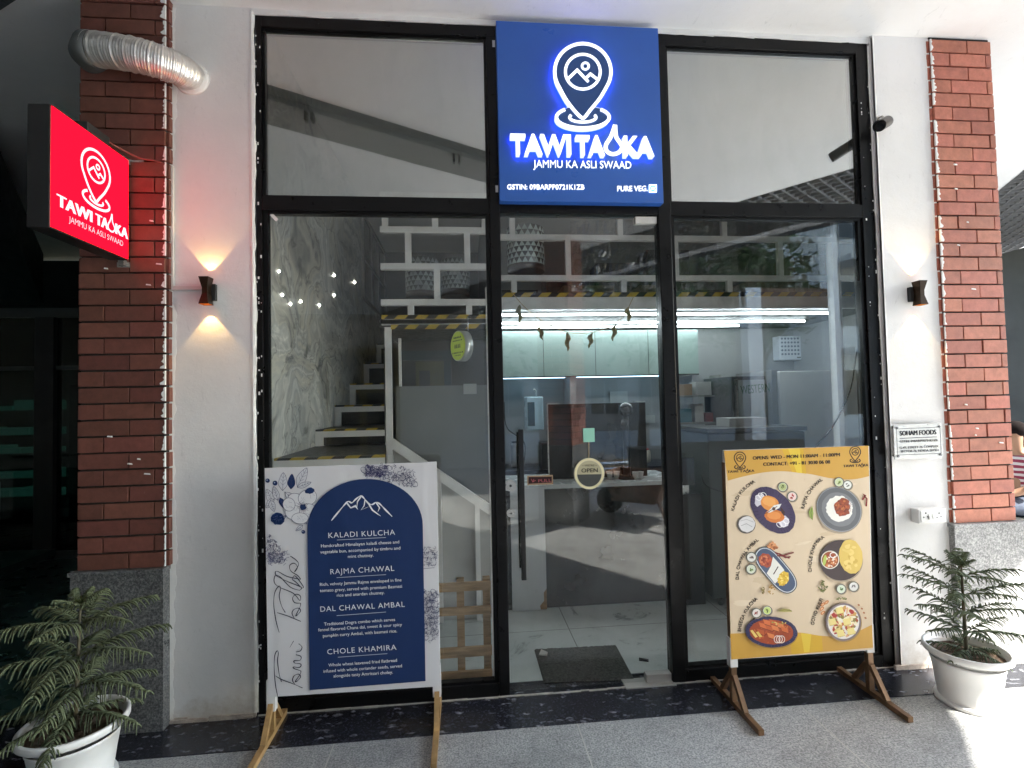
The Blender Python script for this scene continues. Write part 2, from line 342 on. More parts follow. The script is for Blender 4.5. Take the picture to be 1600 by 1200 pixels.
# pin logo in a unit frame: x right, y down, outline circle radius 1 at (0,0)
PIN = arcpts((0, 0), 1, 1, 148, 392, 30)+spline([(.848, .53), (.6, .95), (.25, 1.38), (.06, 1.62), (-.06, 1.62), (-.3, 1.38), (-.6, .98), (-.848, .53)], 5)[1:-1]
def pin_art(a, conv, wd, c, wd2=None):
    f = lambda L: [conv(p) for p in L]; wd2 = wd2 or wd
    a.line(f(PIN), wd, c, True); a.line(f(arcpts((0, 0), .62, .62, 0, 354, 28)), wd2, c, True)
    a.line(f([(-.52, .25), (-.2, -.06), (.2, .36)]), wd2, c); a.line(f([(.1, .24), (.27, .08), (.53, .28)]), wd2, c); a.line(f(arcpts((.09, -.2), .12, .12, 0, 345, 14)), wd2*.8, c, True)
    a.line(f(arcpts((0, 1.62), .94, .38, -48, 228, 26)), wd, c); a.line(f(arcpts((0, 1.62), .47, .17, -30, 210, 18)), wd2, c)
DROP = spline([(.5, -.25), (.3, .25), (.05, .62), (.08, .88), (.35, 1.02), (.68, .95), (.85, .72), (.72, .5), (.55, .25), (.5, -.25)], 5)
# ================================================================== SETTING
bx(-14, 24, -40, 6, -.2, 0).build('ground', GREY_FLOOR, kind='structure')
bx(-3.2, 4.16, -.277, .10, -.05, .004).build('floor_threshold', BLACK_GR, kind='structure')
def marble():
    m, n, l, b = newmat('white_marble_tile'); f = tex(n, l, 2.4, 9, .7, 1.8)
    c = ramp(n, l, f, [(.34, (.33, .35, .34, 1)), (.4, (.58, .62, .60, 1)), (.7, (.66, .70, .68, 1))])
    br = n.new('ShaderNodeTexBrick'); tc = n.new('ShaderNodeTexCoord'); mp = n.new('ShaderNodeMapping'); mp.inputs['Location'].default_value = (-.58, -.02, 0); l.new(tc.outputs['Object'], mp.inputs[0]); l.new(mp.outputs[0], br.inputs[0]); br.offset = 0
    br.inputs['Scale'].default_value = 1; br.inputs['Brick Width'].default_value = 1.1; br.inputs['Row Height'].default_value = .66; br.inputs['Mortar Size'].default_value = .003
    br.inputs['Color1'].default_value = g(0); br.inputs['Color2'].default_value = g(0); br.inputs['Mortar'].default_value = g(1)
    l.new(mixcol(n, l, br.outputs['Color'], c, (.25, .25, .24, 1)), b.inputs['Base Color']); b.inputs['Roughness'].default_value = .22; return m
bx(.0, 4.5, .10, 2.6, -.04, .008).build('floor', marble(), kind='structure')
# soffit: one white slab with the dark open-cell grille along its open side
L1 = [(-.8, -9), (3.0, -3.6), (3.89, -2.36), (4.58, -1.5), (6.21, 1.52), (8.2, 5.0)]
def slab(poly, z0, z1): 
    m = MB(); a = [(x, y, z0) for x, y in poly]; b = [(x, y, z1) for x, y in poly]; m.face(a); m.face(b[::-1])
    for k in range(len(a)): j = (k+1) % len(a); m.face([a[k], a[j], b[j], b[k]])
    return m
slab([(-7, 5), (-7, -9)]+L1, 3.53, 3.8).build('ceiling', CEIL, kind='structure')
OFF = [(x+1.02, y-.72) for x, y in L1]; OF2 = [(x+.17, y-.12) for x, y in OFF]; OF3 = [(x+.35, y-.25) for x, y in OF2]
gm = MB()
N_ = Vector((.817, -.577))
def grille(m, A, B, z0=3.53):
    for k in range(len(A)-1):
        a0, a1, b0, b1 = Vector(A[k]), Vector(A[k+1]), Vector(B[k]), Vector(B[k+1]); n_ = max(2, int((a1-a0).length/.11)); w_ = max(2, int((b0-a0).length/.11))
        for i in range(n_+1):
            p = a0.lerp(a1, i/n_); q = b0.lerp(b1, i/n_); m.bar((p.x, p.y, z0+.03), (q.x, q.y, z0+.03), .012, .06)
        for i in range(w_+1):
            p = a0.lerp(b0, i/w_); q = a1.lerp(b1, i/w_); m.bar((p.x, p.y, z0+.03), (q.x, q.y, z0+.03), .012, .06)
grille(gm, L1, OFF)
gr = thing('ceiling_grille', 'black open cell metal ceiling grille running diagonally along the edge of the white soffit', 'grille', (5, 0, 3.53))
gm.build('grid', M('black_grille_metal', (.22, .22, .22), .5, .1, 0), gr)
slab(L1+OFF[::-1], 3.72, 3.8).build('backing', DARK, gr)
slab(OFF+OF2[::-1], 3.53, 3.8).build('edge_strip', CEIL, gr)
slab(OF2+OF3[::-1], 3.6, 3.8).build('outer_backing', DARK, gr)
# dropped dark channel across the ceiling
def bl(x, o): return (x, -.69-.566*x-o)
ch = thing('ceiling_channel', 'long grey dropped band with a dark metal channel crossing the white ceiling diagonally', 'ceiling band', (0, -.8, 3.5))
slab([bl(-5, .0), bl(-5, .07), bl(2.1, .08), bl(2.1, 0)], 3.47, 3.528).build('channel', M('dark_channel_metal', (.06, .066, .07), .5, .2, .4, 40), ch)
slab([bl(-5, .071), bl(-5, .47), bl(2.1, .50), bl(2.1, .081)], 3.49, 3.528).build('grey_panel', M('grey_ceiling_panel', (.22, .22, .215), .6, 0, .12, 3), ch)
for x in (.02, 1.0):
    c = MB(); p = bl(x, .1); c.box(p[0]-.03, p[0]-.012, p[1]-.04, p[1], 3.42, 3.489); c.box(p[0]+.012, p[0]+.03, p[1]-.05, p[1], 3.42, 3.489); c.build('hanger_clip', DARK, ch)
# ------------------------------------------------------------------ brick pillars
def bricks(m, w, z0, z1, side, seed, tint, course=.0782, bl_=.226, depth=.4, row0=0):
    rnd = random.Random(seed); z = z0; r = row0
    def strip(f, L):
        nonlocal z, r
        z = z0; r = row0
        while z < z1-.02:
            x = -(bl_*.5) if r % 2 else 0.
            x += .0 
            while x < L-.008:
                a = max(0, x); b = min(L, x+bl_-.006)
                if b-a > .015:
                    t = rnd.uniform(.82, 1.16); c = (tint[0]*t, tint[1]*t*rnd.uniform(.93, 1.07), tint[2]*t, 1); j = rnd.uniform(0, .004)
                    f(a, b, z+rnd.uniform(0, .0015), min(z1, z+course-.008+rnd.uniform(-.001, .001)), j, c)
                x += bl_
            z += course; r += 1
    strip(lambda a, b, z_, y_, j, c: m.box(a, b, -.012-j, .02, z_, y_, c), w)
    strip(lambda a, b, z_, y_, j, c: m.box(-.012-j, .02, a+.001, b, z_, y_, c), depth)
    strip(lambda a, b, z_, y_, j, c: m.box(w-.02, w+.012+j, a+.001, b, z_, y_, c), depth)
def pillar(label, loc, rot, w, zb, base, seed, tint, smear, group=None, depth=.4):
    t = thing('brick_pillar', label, 'pillar', loc, rot, group)
    bx(0, w, 0, depth, zb+.02, 3.53).build('core', MORTAR, t, True)
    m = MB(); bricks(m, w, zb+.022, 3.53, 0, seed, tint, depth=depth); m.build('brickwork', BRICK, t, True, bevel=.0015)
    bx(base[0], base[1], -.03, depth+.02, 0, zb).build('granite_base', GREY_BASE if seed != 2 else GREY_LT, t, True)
    bx(base[0]-.008, base[1]+.004, -.038, depth+.03, zb, zb+.02).build('ledge', GREY_BASE if seed != 2 else GREY_LT, t, True, bevel=.002)
    if smear:
        rnd = random.Random(seed+5); s = MB(); x0 = w+.006 if smear > 0 else -.006; row = 0; z = zb+.024
        while z < 3.5:
            amp = max(0., noise.noise(Vector((z*2.1, seed*3.3, 0)))*.6+.42)
            if rnd.random() < .85:
                n = 9; P = [(x0, z+.001)]
                for k in range(n): P.append((x0-smear*max(.001, .034*amp*rnd.uniform(.25, 1.15)*(1.25-k/n*.8)), z+.002+.066*k/(n-1)))
                P.append((x0, z+.069)); s.prism(P, -.0172-rnd.uniform(0, .0006), -.010)
            z += .0782
        for _ in range(9):
            x, z = rnd.uniform(.08, w-.03), rnd.uniform(zb+.3, 2.9); L = rnd.uniform(.008, .03); s.prism([(x, z), (x+L, z-.003), (x+L*.9, z+.004), (x+.002, z+.006)], -.0178, -.010)
        s.build('paint_smears', PUTTY, t, True)
    return t
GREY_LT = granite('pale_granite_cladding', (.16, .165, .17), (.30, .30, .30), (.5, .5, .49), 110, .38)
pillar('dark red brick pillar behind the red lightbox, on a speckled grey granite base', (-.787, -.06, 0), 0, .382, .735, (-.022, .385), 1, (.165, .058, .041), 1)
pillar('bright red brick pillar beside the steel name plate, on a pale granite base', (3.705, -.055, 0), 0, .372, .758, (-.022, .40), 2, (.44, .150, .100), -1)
pillar('brick pillar on a granite base out in the open, seen mirrored in the glass door', (2.30, -3.44, 0), R(-142), .42, .93, (-.03, .45), 3, (.34, .12, .085), 0, depth=.42)
# ------------------------------------------------------------------ white jambs
def wallpiece(name, label, x0, x1, y0, y1, extra):
    t = thing(name, label, 'wall', ((x0+x1)/2, 0, 0)); bx(x0, x1, y0, y1, .012, 3.53).build('plaster', WHITE_WALL, t)
    rnd = random.Random(len(label)); s = MB()
    for xa, sg, wd in extra:
        z = .02; P = []
        while z < 3.52:
            P.append((max(.002, wd*(.8+.7*noise.noise(Vector((z*3.1, xa*9, 0)))+.45*noise.noise(Vector((z*17, xa*5, 1)))+rnd.uniform(-.08, .08))), z)); z += rnd.uniform(.008, .022)
        for (q0, za), (q1, zb_) in zip(P, P[1:]):
            yo = y0-.004; s.hexa([(xa, yo, za), (xa+sg*q0, y0-.001, za), (xa+sg*q1, y0-.001, zb_), (xa, yo, zb_)], [(xa, y0+.01, za), (xa+sg*q0, y0+.01, za), (xa+sg*q1, y0+.01, zb_), (xa, y0+.01, zb_)])
    s.build('putty_edge', PUTTY, t)
    f = MB(); 
    for k in range(26):
        x = x0+(x1-x0)*rnd.random(); f.box(x-rnd.uniform(.01, .05), x+rnd.uniform(.01, .05), y0-rnd.uniform(.004, .012), y0+.01, .004, .012+rnd.uniform(0, .016))
    f.build('mortar_crumbs', M('crumbly_mortar', (.42, .36, .31), .9, 0, .3, 30), t)
    return t
wallpiece('wall_pier', 'white plastered pier between the dark red brick pillar and the black shopfront frame', -.404, -.012, -.03, .12, [(-.404, 1, .03), (-.012, -1, .018), (-.014, 1, .014)])
wallpiece('wall_pier', 'white plastered pier carrying the steel name plate and the socket box', 3.360, 3.704, -.05, .12, [(3.36, 1, .012), (3.704, -1, .016)])
h = MB(); rnd = random.Random(4); x = -.01
while x < 3.36:
    d = rnd.uniform(.04, .15); h.prism([(x, 3.53), (x, 3.5015+rnd.uniform(-.003, .003)), (min(3.36, x+d), 3.5015+rnd.uniform(-.003, .003)), (min(3.36, x+d), 3.53)], -.028, .1); x += d
h.build('lintel_plaster', PUTTY, label='ragged white plaster strip closing the gap between frame top and ceiling', cat='plaster strip')
# ------------------------------------------------------------------ shopfront
SF = thing('shopfront', 'tall black aluminium framed glass shopfront with a glass door in the middle', 'shopfront', (1.68, 0, 0))
fr = MB(); Y0, Y1 = -.022, .05
fr.box(0, .030, Y0, Y1, .0, 3.5); fr.box(3.281, 3.353, Y0, Y1, 0, 3.5)
fr.box(1.176, 1.230, Y0-.002, Y1, .0, 3.44); fr.box(2.090, 2.160, Y0-.002, Y1, 0, 3.44)
fr.box(.030, 3.281, Y0, Y1, 3.44, 3.5)
for a, b in ((.030, 1.176), (1.230, 2.090), (2.160, 3.281)): fr.box(a, b, Y0, Y1, 2.495, 2.569)
for a, b in ((.030, 1.176), (2.160, 3.281)): fr.box(a, b, Y0, Y1, .004, .07)
fr.build('frame', BLACK_AL, SF, bevel=.003)
ib = MB()
for a, b, c, d in ((.03, 1.176, 2.569, 3.44), (2.16, 3.281, 2.569, 3.44), (.03, 1.176, .07, 2.495), (2.16, 3.281, .07, 2.495)):
    e = .014 if c > 2 else .022
    ib.box(a, a+e, -.008, .03, c, d); ib.box(b-e, b, -.008, .03, c, d); ib.box(a+e, b-e, -.008, .03, c, c+e*.6); ib.box(a+e, b-e, -.008, .03, d-e*.6, d)
ib.build('glazing_bead', BLACK_AL, SF)
def pane(m, a, b, c, d, y): return bx(a, b, y, y+.008, c, d).build('window_pane', m, SF)
pane(FILM, .04, 1.166, 2.579, 3.43, .004); pane(FILM, 2.17, 3.271, 2.579, 3.43, .004)
pane(GLASS, .05, 1.156, .08, 2.485, .004); pane(GLASS, 2.18, 3.262, .08, 2.485, .004)
dr = bx(1.236, 2.084, .0, .010, .014, 2.488).build('door', GLASS, SF)
hb = MB(); hb.box(1.297, 1.322, -.075, -.055, .60, 1.36); hb.box(1.300, 1.318, .055, .072, .62, 1.34)
for z in (.75, 1.22): hb.tube([(1.309, -.06, z), (1.309, .06, z)], .008)
hb.build('handle', M('black_handle', (.01, .01, .01), .25, .2, 0), dr, bevel=.003)
for z, r in ((1.067, .030), (.925, .022)):
    k = MB(); k.disc((1.256, .0, z), r, h=.008); k.disc((1.256, -.008, z), r*.55, h=.004); lk = k.build('lock', STEEL, dr)
    MB().disc((1.256, -.0125, z), r*.22, h=.002).build('keyhole', DARK, dr)
bx(1.965, 2.085, -.012, .024, 2.452, 2.49).build('hinge_patch', M('white_patch', (.62, .6, .56), .4, .1, .1), dr, bevel=.002)
k = MB(); k.box(1.95, 2.085, -.016, .028, .012, .055); k.box(1.83, 2.10, -.045, .045, .004, .012); k.build('floor_patch', M('dull_steel_patch', (.5, .48, .45), .4, .6, .04, 5), dr, bevel=.002)
for (px, py) in ((428, 340), (1064, 336)):
    k = MB(); p = at(px, py, -.0); k.hexa([(p.x-.02, -.002, p.z+.012), (p.x-.008, -.002, p.z+.024), (p.x+.022, -.002, p.z-.008), (p.x+.010, -.002, p.z-.02)], [(p.x-.02, .0035, p.z+.012), (p.x-.008, .0035, p.z+.024), (p.x+.022, .0035, p.z-.008), (p.x+.010, .0035, p.z-.02)]); k.build('glass_sticker', PUTTY, SF)
for (px, py) in ((771, 68), (776, 295)):
    k = MB(); p = at(px, py, Y0-.004); k.box(p.x-.006, p.x+.008, Y0-.004, Y0-.001, p.z-.018, p.z+.018); k.build('white_label', PUTTY, SF)
k = MB(); rnd = random.Random(11)
for _ in range(90):
    z = rnd.uniform(.1, 3.4); x = rnd.choice([.004, .012, .024, 3.30, 3.345]); s_ = rnd.uniform(.001, .004); k.box(x-s_, x+s_, Y0-.0015, Y0+.001, z-s_*rnd.uniform(.6, 4), z+s_)
k.build('paint_spatter', PUTTY, SF); k = MB()
for xa, sg, wd, sd in ((3.3595, -1, .0085, 2.), (-.0115, 1, .0115, 7.)):
    z = .02; P = []
    while z < 3.5: P.append((max(.0005, wd*(.75+1.1*noise.noise(Vector((z*2.3, sd, 0)))+.6*noise.noise(Vector((z*14, sd, 1)))+rnd.uniform(-.12, .12))), z)); z += rnd.uniform(.007, .02)
    for (q0, za), (q1, zb_) in zip(P, P[1:]): k.hexa([(xa, Y0-.003, za), (xa+sg*q0, Y0-.0012, za), (xa+sg*q1, Y0-.0012, zb_), (xa, Y0-.003, zb_)], [(xa, Y0+.001, za), (xa+sg*q0, Y0+.001, za), (xa+sg*q1, Y0+.001, zb_), (xa, Y0+.001, zb_)])
k.build('caulk_edge', PUTTY, SF)
# white sealant bead along the sill
s = MB(); x = 0
while x < 3.36:
    d = rnd.uniform(.03, .1); s.box(x, x+d, -.027-rnd.uniform(0, .007), -.0225, .004, .007+rnd.uniform(0, .004)); x += d
s.build('sealant_bead', M('dusty_sealant', (.42, .39, .35), .8, 0, .3, 20), SF)
# ------------------------------------------------------------------ signs
def c3(x, y): return (760+x/3.75, 20+y/3.75)
BS = thing('shop_sign', 'square blue shop sign with white glowing pin emblem and lettering above the door', 'sign', (1.68, -.05, 2.5))
YB = -.075
pb = [at(775, 46.7, YB), at(1028.8, 60.8, YB), at(1037, 314.7, YB), at(781, 313, YB)]
bxl, bxr = (pb[0].x+pb[3].x)/2, (pb[1].x+pb[2].x)/2
bx(bxl, bxr, YB, -.024, pb[3].z-.002, 3.492).build('board', M('blue_acrylic', (.028, .115, .45), .35, 0, .05, 3), BS, bevel=.003)
WHT = E('white_led_face', (.95, .97, 1.), .16); WHS = E('white_led_side', (.80, .90, 1.), .10); NAVY = M('navy_acrylic', (.02, .075, .26), .3, 0, 0)
HALO = E('blue_led_halo', (.015, .05, 1.), 1.7)
def xz(p, y): q = at(*c3(*p), y); return (q.x, q.z)
def pin_xy(p, o=(565, 345), s=165): return (o[0]+p[0]*s, o[1]+p[1]*s)
YF = YB-.045
def outline(P, y0, y1, wd, m):
    L, Q = ribbon([xz(pin_xy(p), y0) for p in P], wd, True)
    n = len(P)
    for k in range(n):
        j = (k+1) % n; a, b, c, d = L[k], L[j], Q[j], Q[k]
        m.face([(a[0], y0, a[1]), (b[0], y0, b[1]), (c[0], y0, c[1]), (d[0], y0, d[1])]); m.face([(a[0], y0, a[1]), (a[0], y1, a[1]), (b[0], y1, b[1]), (b[0], y0, b[1])]); m.face([(d[0], y0, d[1]), (c[0], y0, c[1]), (c[0], y1, c[1]), (d[0], y1, d[1])])
body = [xz(pin_xy((p[0]*1.02, p[1]*1.02)), YF) for p in PIN]; base = [xz(pin_xy(p), YF) for p in arcpts((0, 1.62), .98, .42, 0, 352, 36)]
e = MB()
for poly in (body, base):
    n = len(poly)
    for k in range(n): a, b = poly[k], poly[(k+1) % n]; e.face([(a[0], YF, a[1]), (b[0], YF, b[1]), (b[0], YB-.016, b[1]), (a[0], YB-.016, a[1])])
em = e.build('emblem', WHS, BS)
e = MB(); e.face([(x, YF, z) for x, z in body]); e.face([(x, YF+.004, z) for x, z in base]); e.build('emblem_face', NAVY, em)
e = Art(YF-.001, .0004, lambda p: c3(*p)); pin_art(e, pin_xy, 20, (255, 255, 255), 17); e.mb.build('emblem_outline', WHT, em)
def halo(poly, y, name='halo_light'):
    h = MB(); h.face([(x, y, z) for x, z in poly]); return h
e = MB()
for poly in (body, base): e.face([(x, YB-.0155, z) for x, z in poly])
e.build('halo_light', HALO, em)
def sign_text(t, p0, p1, hpx, y0, y1, bold, name, halo_=True, m=WHT, ms=WHS, space=1.):
    V, F = glyphs(t, bold, space); x0 = min(v[0] for v in V); x1 = max(v[0] for v in V)
    a, b = xz(p0, y0), xz(p1, y0); top = xz((p0[0], p0[1]-hpx), y0); hh = top[1]-a[1]
    Q = [(a[0]+(b[0]-a[0])*(v[0]-x0)/(x1-x0), a[1]+(b[1]-a[1])*(v[0]-x0)/(x1-x0)+v[1]/CAPH*hh) for v in V]
    fm, sm, hm = MB(), MB(), MB(); cnt = {}
    for f in F:
        fm.face([(Q[i][0], y0, Q[i][1]) for i in f]); hm.face([(Q[i][0], y1, Q[i][1]) for i in f])
        for k in range(len(f)): e_ = (f[k], f[(k+1) % len(f)]); q = tuple(sorted(e_)); cnt[q] = cnt.get(q, 0)+1
    for (i, j), n in cnt.items():
        if n == 1: sm.face([(Q[i][0], y0, Q[i][1]), (Q[j][0], y0, Q[j][1]), (Q[j][0], y1-.0005, Q[j][1]), (Q[i][0], y1-.0005, Q[i][1])])
    o = fm.build(name, m, BS); sm.build('letter_side', ms, o)
    if halo_: hm.build('halo_light', HALO, o)
sign_text('TAWI', (142, 822), (498, 826), 118, YB-.05, YB-.014, .028, 'lettering')
sign_text('TA', (528, 828), (696, 830), 116, YB-.05, YB-.014, .028, 'lettering')
sign_text('KA', (808, 832), (985, 836), 116, YB-.05, YB-.014, .028, 'lettering')
e = Art(YB-.05, .0004, lambda p: c3(*p)); e.line([(695+p[0]*118, 690+p[1]*135) for p in DROP], 24, (255, 255, 255)); e.mb.build('flame_drop', WHT, BS)
sign_text('JAMMU KA ASLI SWAAD', (275, 905), (850, 912), 46, YB-.006, YB-.001, .0, 'tagline', False)
sign_text('GSTIN: 09BARPP0721K1ZB', (122, 1033), (575, 1034), 30, YB-.008, YB-.001, .012, 'tax_number', False)
sign_text('PURE VEG.', (768, 1044), (946, 1043), 32, YB-.008, YB-.001, .01, 'veg_text', False)
e = Art(YB-.004, .002, lambda p: c3(*p)); e.poly([(953, 1006), (998, 1006), (998, 1052), (953, 1052)], (235, 255, 250)); e.ring((976, 1029), 14, 13, 9, (60, 200, 170), n=20); e.mb.build('veg_mark', attrmat('lit_veg_mark', .4, .4, .3), BS)
# red projecting lightbox
RS = thing('projecting_sign', 'square red lit box sign with white pin emblem sticking out from the brick pillar', 'sign', (-.6, -.33, 2.2))
XF = -.553
b = MB(); b.box(-.640, XF-.004, -.562, -.097, 2.215, 2.702); b.build('housing', M('black_sign_housing', (.012, .012, .013), .45, 0, 0), RS, bevel=.004)
b = MB(); b.box(XF-.004, XF, -.557, -.101, 2.221, 2.696); b.build('lit_face', E('red_lit_face', (1., .003, .016), .26), RS)
for z in (2.20, 2.70): b = MB(); b.box(-.60, -.575, -.10, -.0615, z-.006, z+.02); b.box(-.62, -.50, -.0745, -.072, z-.012, z+.012); b.build('bracket', STEEL, RS)
b = MB(); b.box(-.63, -.56, -.36, -.22, 2.703, 2.745); b.build('driver_box', DARK, RS, bevel=.003)
b = MB(); b.tube(spline([(-.59, -.24, 2.74), (-.56, -.15, 2.73), (-.5, -.10, 2.71), (-.44, -.085, 2.705), (-.40, -.05, 2.70)], 6), .004, 6); b.build('cable', M('red_cable', (.25, .06, .05), .5, 0, 0), RS)
class SideArt(Art):
    def P(s, p):
        p = s.conv(p); return Vector((XF+.0008+s.k*s.step, -.557+.456*p[0], 2.696-.475*p[1]))
e = SideArt(0, .0004)
pin_art(e, lambda p: (.525+p[0]*.19, .306+p[1]*.176), .024, (255, 240, 250), .020)
e.text('TAWI', (.05, .81), (.46, .81), .105, (255, 250, 255), .09); e.text('TA', (.51, .81), (.675, .81), .105, (255, 250, 255), .09); e.text('KA', (.785, .81), (.965, .81), .105, (255, 250, 255), .09)
e.line([(.665+p[0]*.12, .675+p[1]*.135) for p in DROP], .016, (255, 250, 255)); e.text('JAMMU KA ASLI SWAAD', (.17, .905), (.89, .905), .055, (255, 235, 245), -.014)
e.mb.build('lettering', E('pinkish_white_print', (1., .80, .88), .13), RS)
# ------------------------------------------------------------------ things on the piers
def sconce(label, x, z, y, power):
    t = thing('wall_lamp', label, 'wall lamp', (x, y, z), 0, 'wall lamps on the white piers')
    m = MB(); prof = [(.023, .066), (.012, .014), (.012, -.014), (.023, -.066)]
    R_ = []
    for r, zz in prof: R_.append([(-r, -.052-r, zz), (r, -.052-r, zz), (r, -.052+.03, zz), (-r, -.052+.03, zz)])
    m.rings(R_, False, smooth=False); m.build('lamp_body', M('black_and_copper_metal', (.045, .026, .014), .3, .7, 0), t, True)
    m = MB(); m.box(-.03, .03, -.023, 0, -.04, .04); m.build('back_plate', DARK, t, True)
    for sg in (1, -1):
        m = MB(); P = [[(-q, -.052-q, zz*sg), (q, -.052-q, zz*sg), (q, -.052+.028, zz*sg), (-q, -.052+.028, zz*sg)] for q, zz in ((.0218, .0655), (.0108, .016))]; m.rings(P, False, smooth=False); m.build('copper_lining', M('copper', (.75, .38, .10), .3, .9, 0), t, True)
    [MB().sphere((0, -.05, .024*q), .007).build('led_bulb', E('warm_led', (1., .62, .2), 5), t, True) for q in (1, -1)]
    for sg in (1, -1):
        d = bpy.data.lights.new('lamp_beam', 'SPOT'); d.energy = power; d.spot_size = R(78); d.spot_blend = .22; d.color = (1, .62, .20); d.shadow_soft_size = .004
        o = bpy.data.objects.new('lamp_beam', d); COL.objects.link(o); o.parent = t; o.location = (0, -.030, .075*sg); o.rotation_euler = (R(180) if sg > 0 else 0, 0, 0)
sconce('small hourglass lamp lit up and down on the pier beside the red lightbox', -.212, 2.072, -.031, .22)
sconce('small hourglass lamp lit up and down on the pier above the steel name plate', 3.531, 2.05, -.051, .45)
t = MB(); t.box(-.402, -.382, -.045, -.031, 2.085, 2.70); t.box(-.382, -.245, -.045, -.031, 2.085, 2.105)
t.build('cable_trunking', M('white_pvc', (.66, .63, .60), .4, 0, .05), label='white plastic cable trunking bent from the lightbox down to the lamp', cat='trunking', bevel=.002)
DU = thing('ventilation_duct', 'crinkled silver flexible duct bending from behind the brick pillar into the white pier', 'duct', (-.5, -.15, 3.2))
path = spline([tuple(at(*p)) for p in ((146, 77, -.15), (175, 80, -.17), (212, 86, -.175), (245, 95, -.16), (272, 105, -.12), (290, 115, -.075), (300, 121, -.02))], 26)
rnd = random.Random(3); rr = [.073+.0022*math.sin(k*2.1)+(.003 if k % 12 < 2 else 0)+rnd.uniform(-.0016, .0016)-.00009*max(0, k-90) for k in range(len(path))]
MB().tube(path, rr, 28, False).build('flexible_pipe', M('crinkled_aluminium_foil', (.84, .83, .80), .36, .72, .1, 30, .25, 35), DU)
m = MB(); a = at(143, 77, -.15); m.tube([tuple(at(150, 78, -.152)), tuple(a), tuple(a+Vector((-.03, .03, .004))), tuple(a+Vector((-.045, .10, .01))), tuple(a+Vector((-.05, .5, .02)))], [.079, .080, .079, .074, .074], 28, True); m.build('collar', M('dull_zinc', (.16, .175, .175), .5, .6, .2), DU)
m = MB(); m.lathe([(.0, 0), (.085, 0), (.079, .012), (.06, .012)], n=24)
m2 = MB(); m2.v = [(-.30+x, -.031-z, 3.15+y) for x, y, z in m.v]; m2.f, m2.c, m2.sm = m.f, m.c, m.sm; m2.build('plaster_ring', PUTTY, DU)
CC = thing('security_camera', 'small black bullet camera on the white pier near the ceiling', 'camera', (3.39, -.1, 3.02))
ca, cb = at(1387, 190, -.075), at(1375, 197, -.17); cdv = (cb-ca).normalized()
m = MB(); m.tube([ca, cb], .027, 18); m.tube([ca+cdv*.02+Vector((0, 0, .004)), cb+cdv*.014+Vector((0, 0, .004))], [.029, .031], 18, False); m.build('camera_body', M('black_plastic', (.015, .015, .016), .35, 0, 0), CC)
m = MB(); m.tube([cb+cdv*.001, cb+cdv*.004], .019, 18); m.build('lens', M('lens_glass', (.004, .004, .006), .05, 0, 0, coat=1), CC)
m = MB(); m.tube([(3.372, -.051, 3.05), (3.376, -.075, 3.05), tuple(ca+cdv*.02)], .006, 8); m.disc((3.376, -.051, 3.05), .014, (0, -1, 0), .006); m.build('mount', STEEL, CC)
def c3b(x, y): return (1300+x/4.617, 640+y/4.617)
NP = thing('name_plate', 'brushed steel name plate with black lettering on four studs', 'name plate', (3.53, -.06, 1.2))
YP = -.078
cs = [at(*c3b(*p), YP) for p in ((440, 112), (792, 98), (800, 342), (456, 362))]
nx0, nx1, nz0, nz1 = (cs[0].x+cs[3].x)/2, (cs[1].x+cs[2].x)/2, (cs[2].z+cs[3].z)/2, (cs[0].z+cs[1].z)/2
bx(nx0, nx1, YP, YP+.004, nz0, nz1).build('plate', M('satin_steel_plate', (.66, .65, .62), .35, .35, .1, 20), NP, bevel=.001)
for x in (nx0+.018, nx1-.018):
    for z in (nz0+.016, nz1-.016): m = MB(); m.tube([(x, -.05, z), (x, YP-.006, z)], .006, 10); m.build('stud', M('dark_steel', (.2, .2, .2), .3, .8, 0), NP)
e = Art(YP-.0006, .0002, lambda p: c3b(*p)); K = (40, 42, 46)
e.line([(464, 140), (779, 126), (789, 315), (474, 328)], 3, K, True)
e.text('SOHAM FOODS', (490, 188), (752, 178), 36, K, .09); e.line([(488, 208), (757, 197)], 4, K)
e.text('GSTIN: 09BARPP0721K1ZB', (490, 238), (762, 228), 17, K, .06); e.text('G-47, STREET 76 COMPLEX', (488, 284), (768, 272), 17, K, .06); e.text('SECTOR-76, NOIDA-201301', (496, 310), (768, 300), 17, K, .06)
e.mb.build('lettering', PRINT, NP)
SK = thing('socket_box', 'white twin socket box with two switches on the pier under the name plate', 'socket', (3.57, -.06, .82))
m = MB(); a, b_ = at(*c3b(622, 720), -.10), at(*c3b(828, 820), -.10)
m.box(a.x, b_.x, -.10, -.051, b_.z+.004, a.z); m.build('box', M('white_plastic', (.80, .79, .77), .35, 0, .04), SK, bevel=.005)
m = MB(); m.box(a.x+.012, b_.x-.012, -.104, -.10, b_.z+.014, a.z-.010); m.build('face_plate', M('white_plastic_gloss', (.82, .82, .80), .2, 0, 0), SK, bevel=.001)
m = MB()
for px in (676, 772):
    for dx, dy, r in ((0, -18, .0045), (-14, 12, .0035), (14, 8, .0035)): q = at(*c3b(px+dx, 765+dy), -.1045); m.disc(q, r, h=.0006, n=12)
m.build('socket_hole', DARK, SK)
m = MB()
for px in (705, 732): q = at(*c3b(px, 770), -.1045); m.hexa([(q.x-.009, -.104, q.z-.016), (q.x+.009, -.104, q.z-.016), (q.x+.009, -.104, q.z+.016), (q.x-.009, -.104, q.z+.016)], [(q.x-.009, -.113, q.z-.016), (q.x+.009, -.113, q.z-.016), (q.x+.009, -.106, q.z+.016), (q.x-.009, -.106, q.z+.016)])
m.build('switch', M('white_rocker', (.78, .77, .74), .25, 0, 0), SK, bevel=.001)
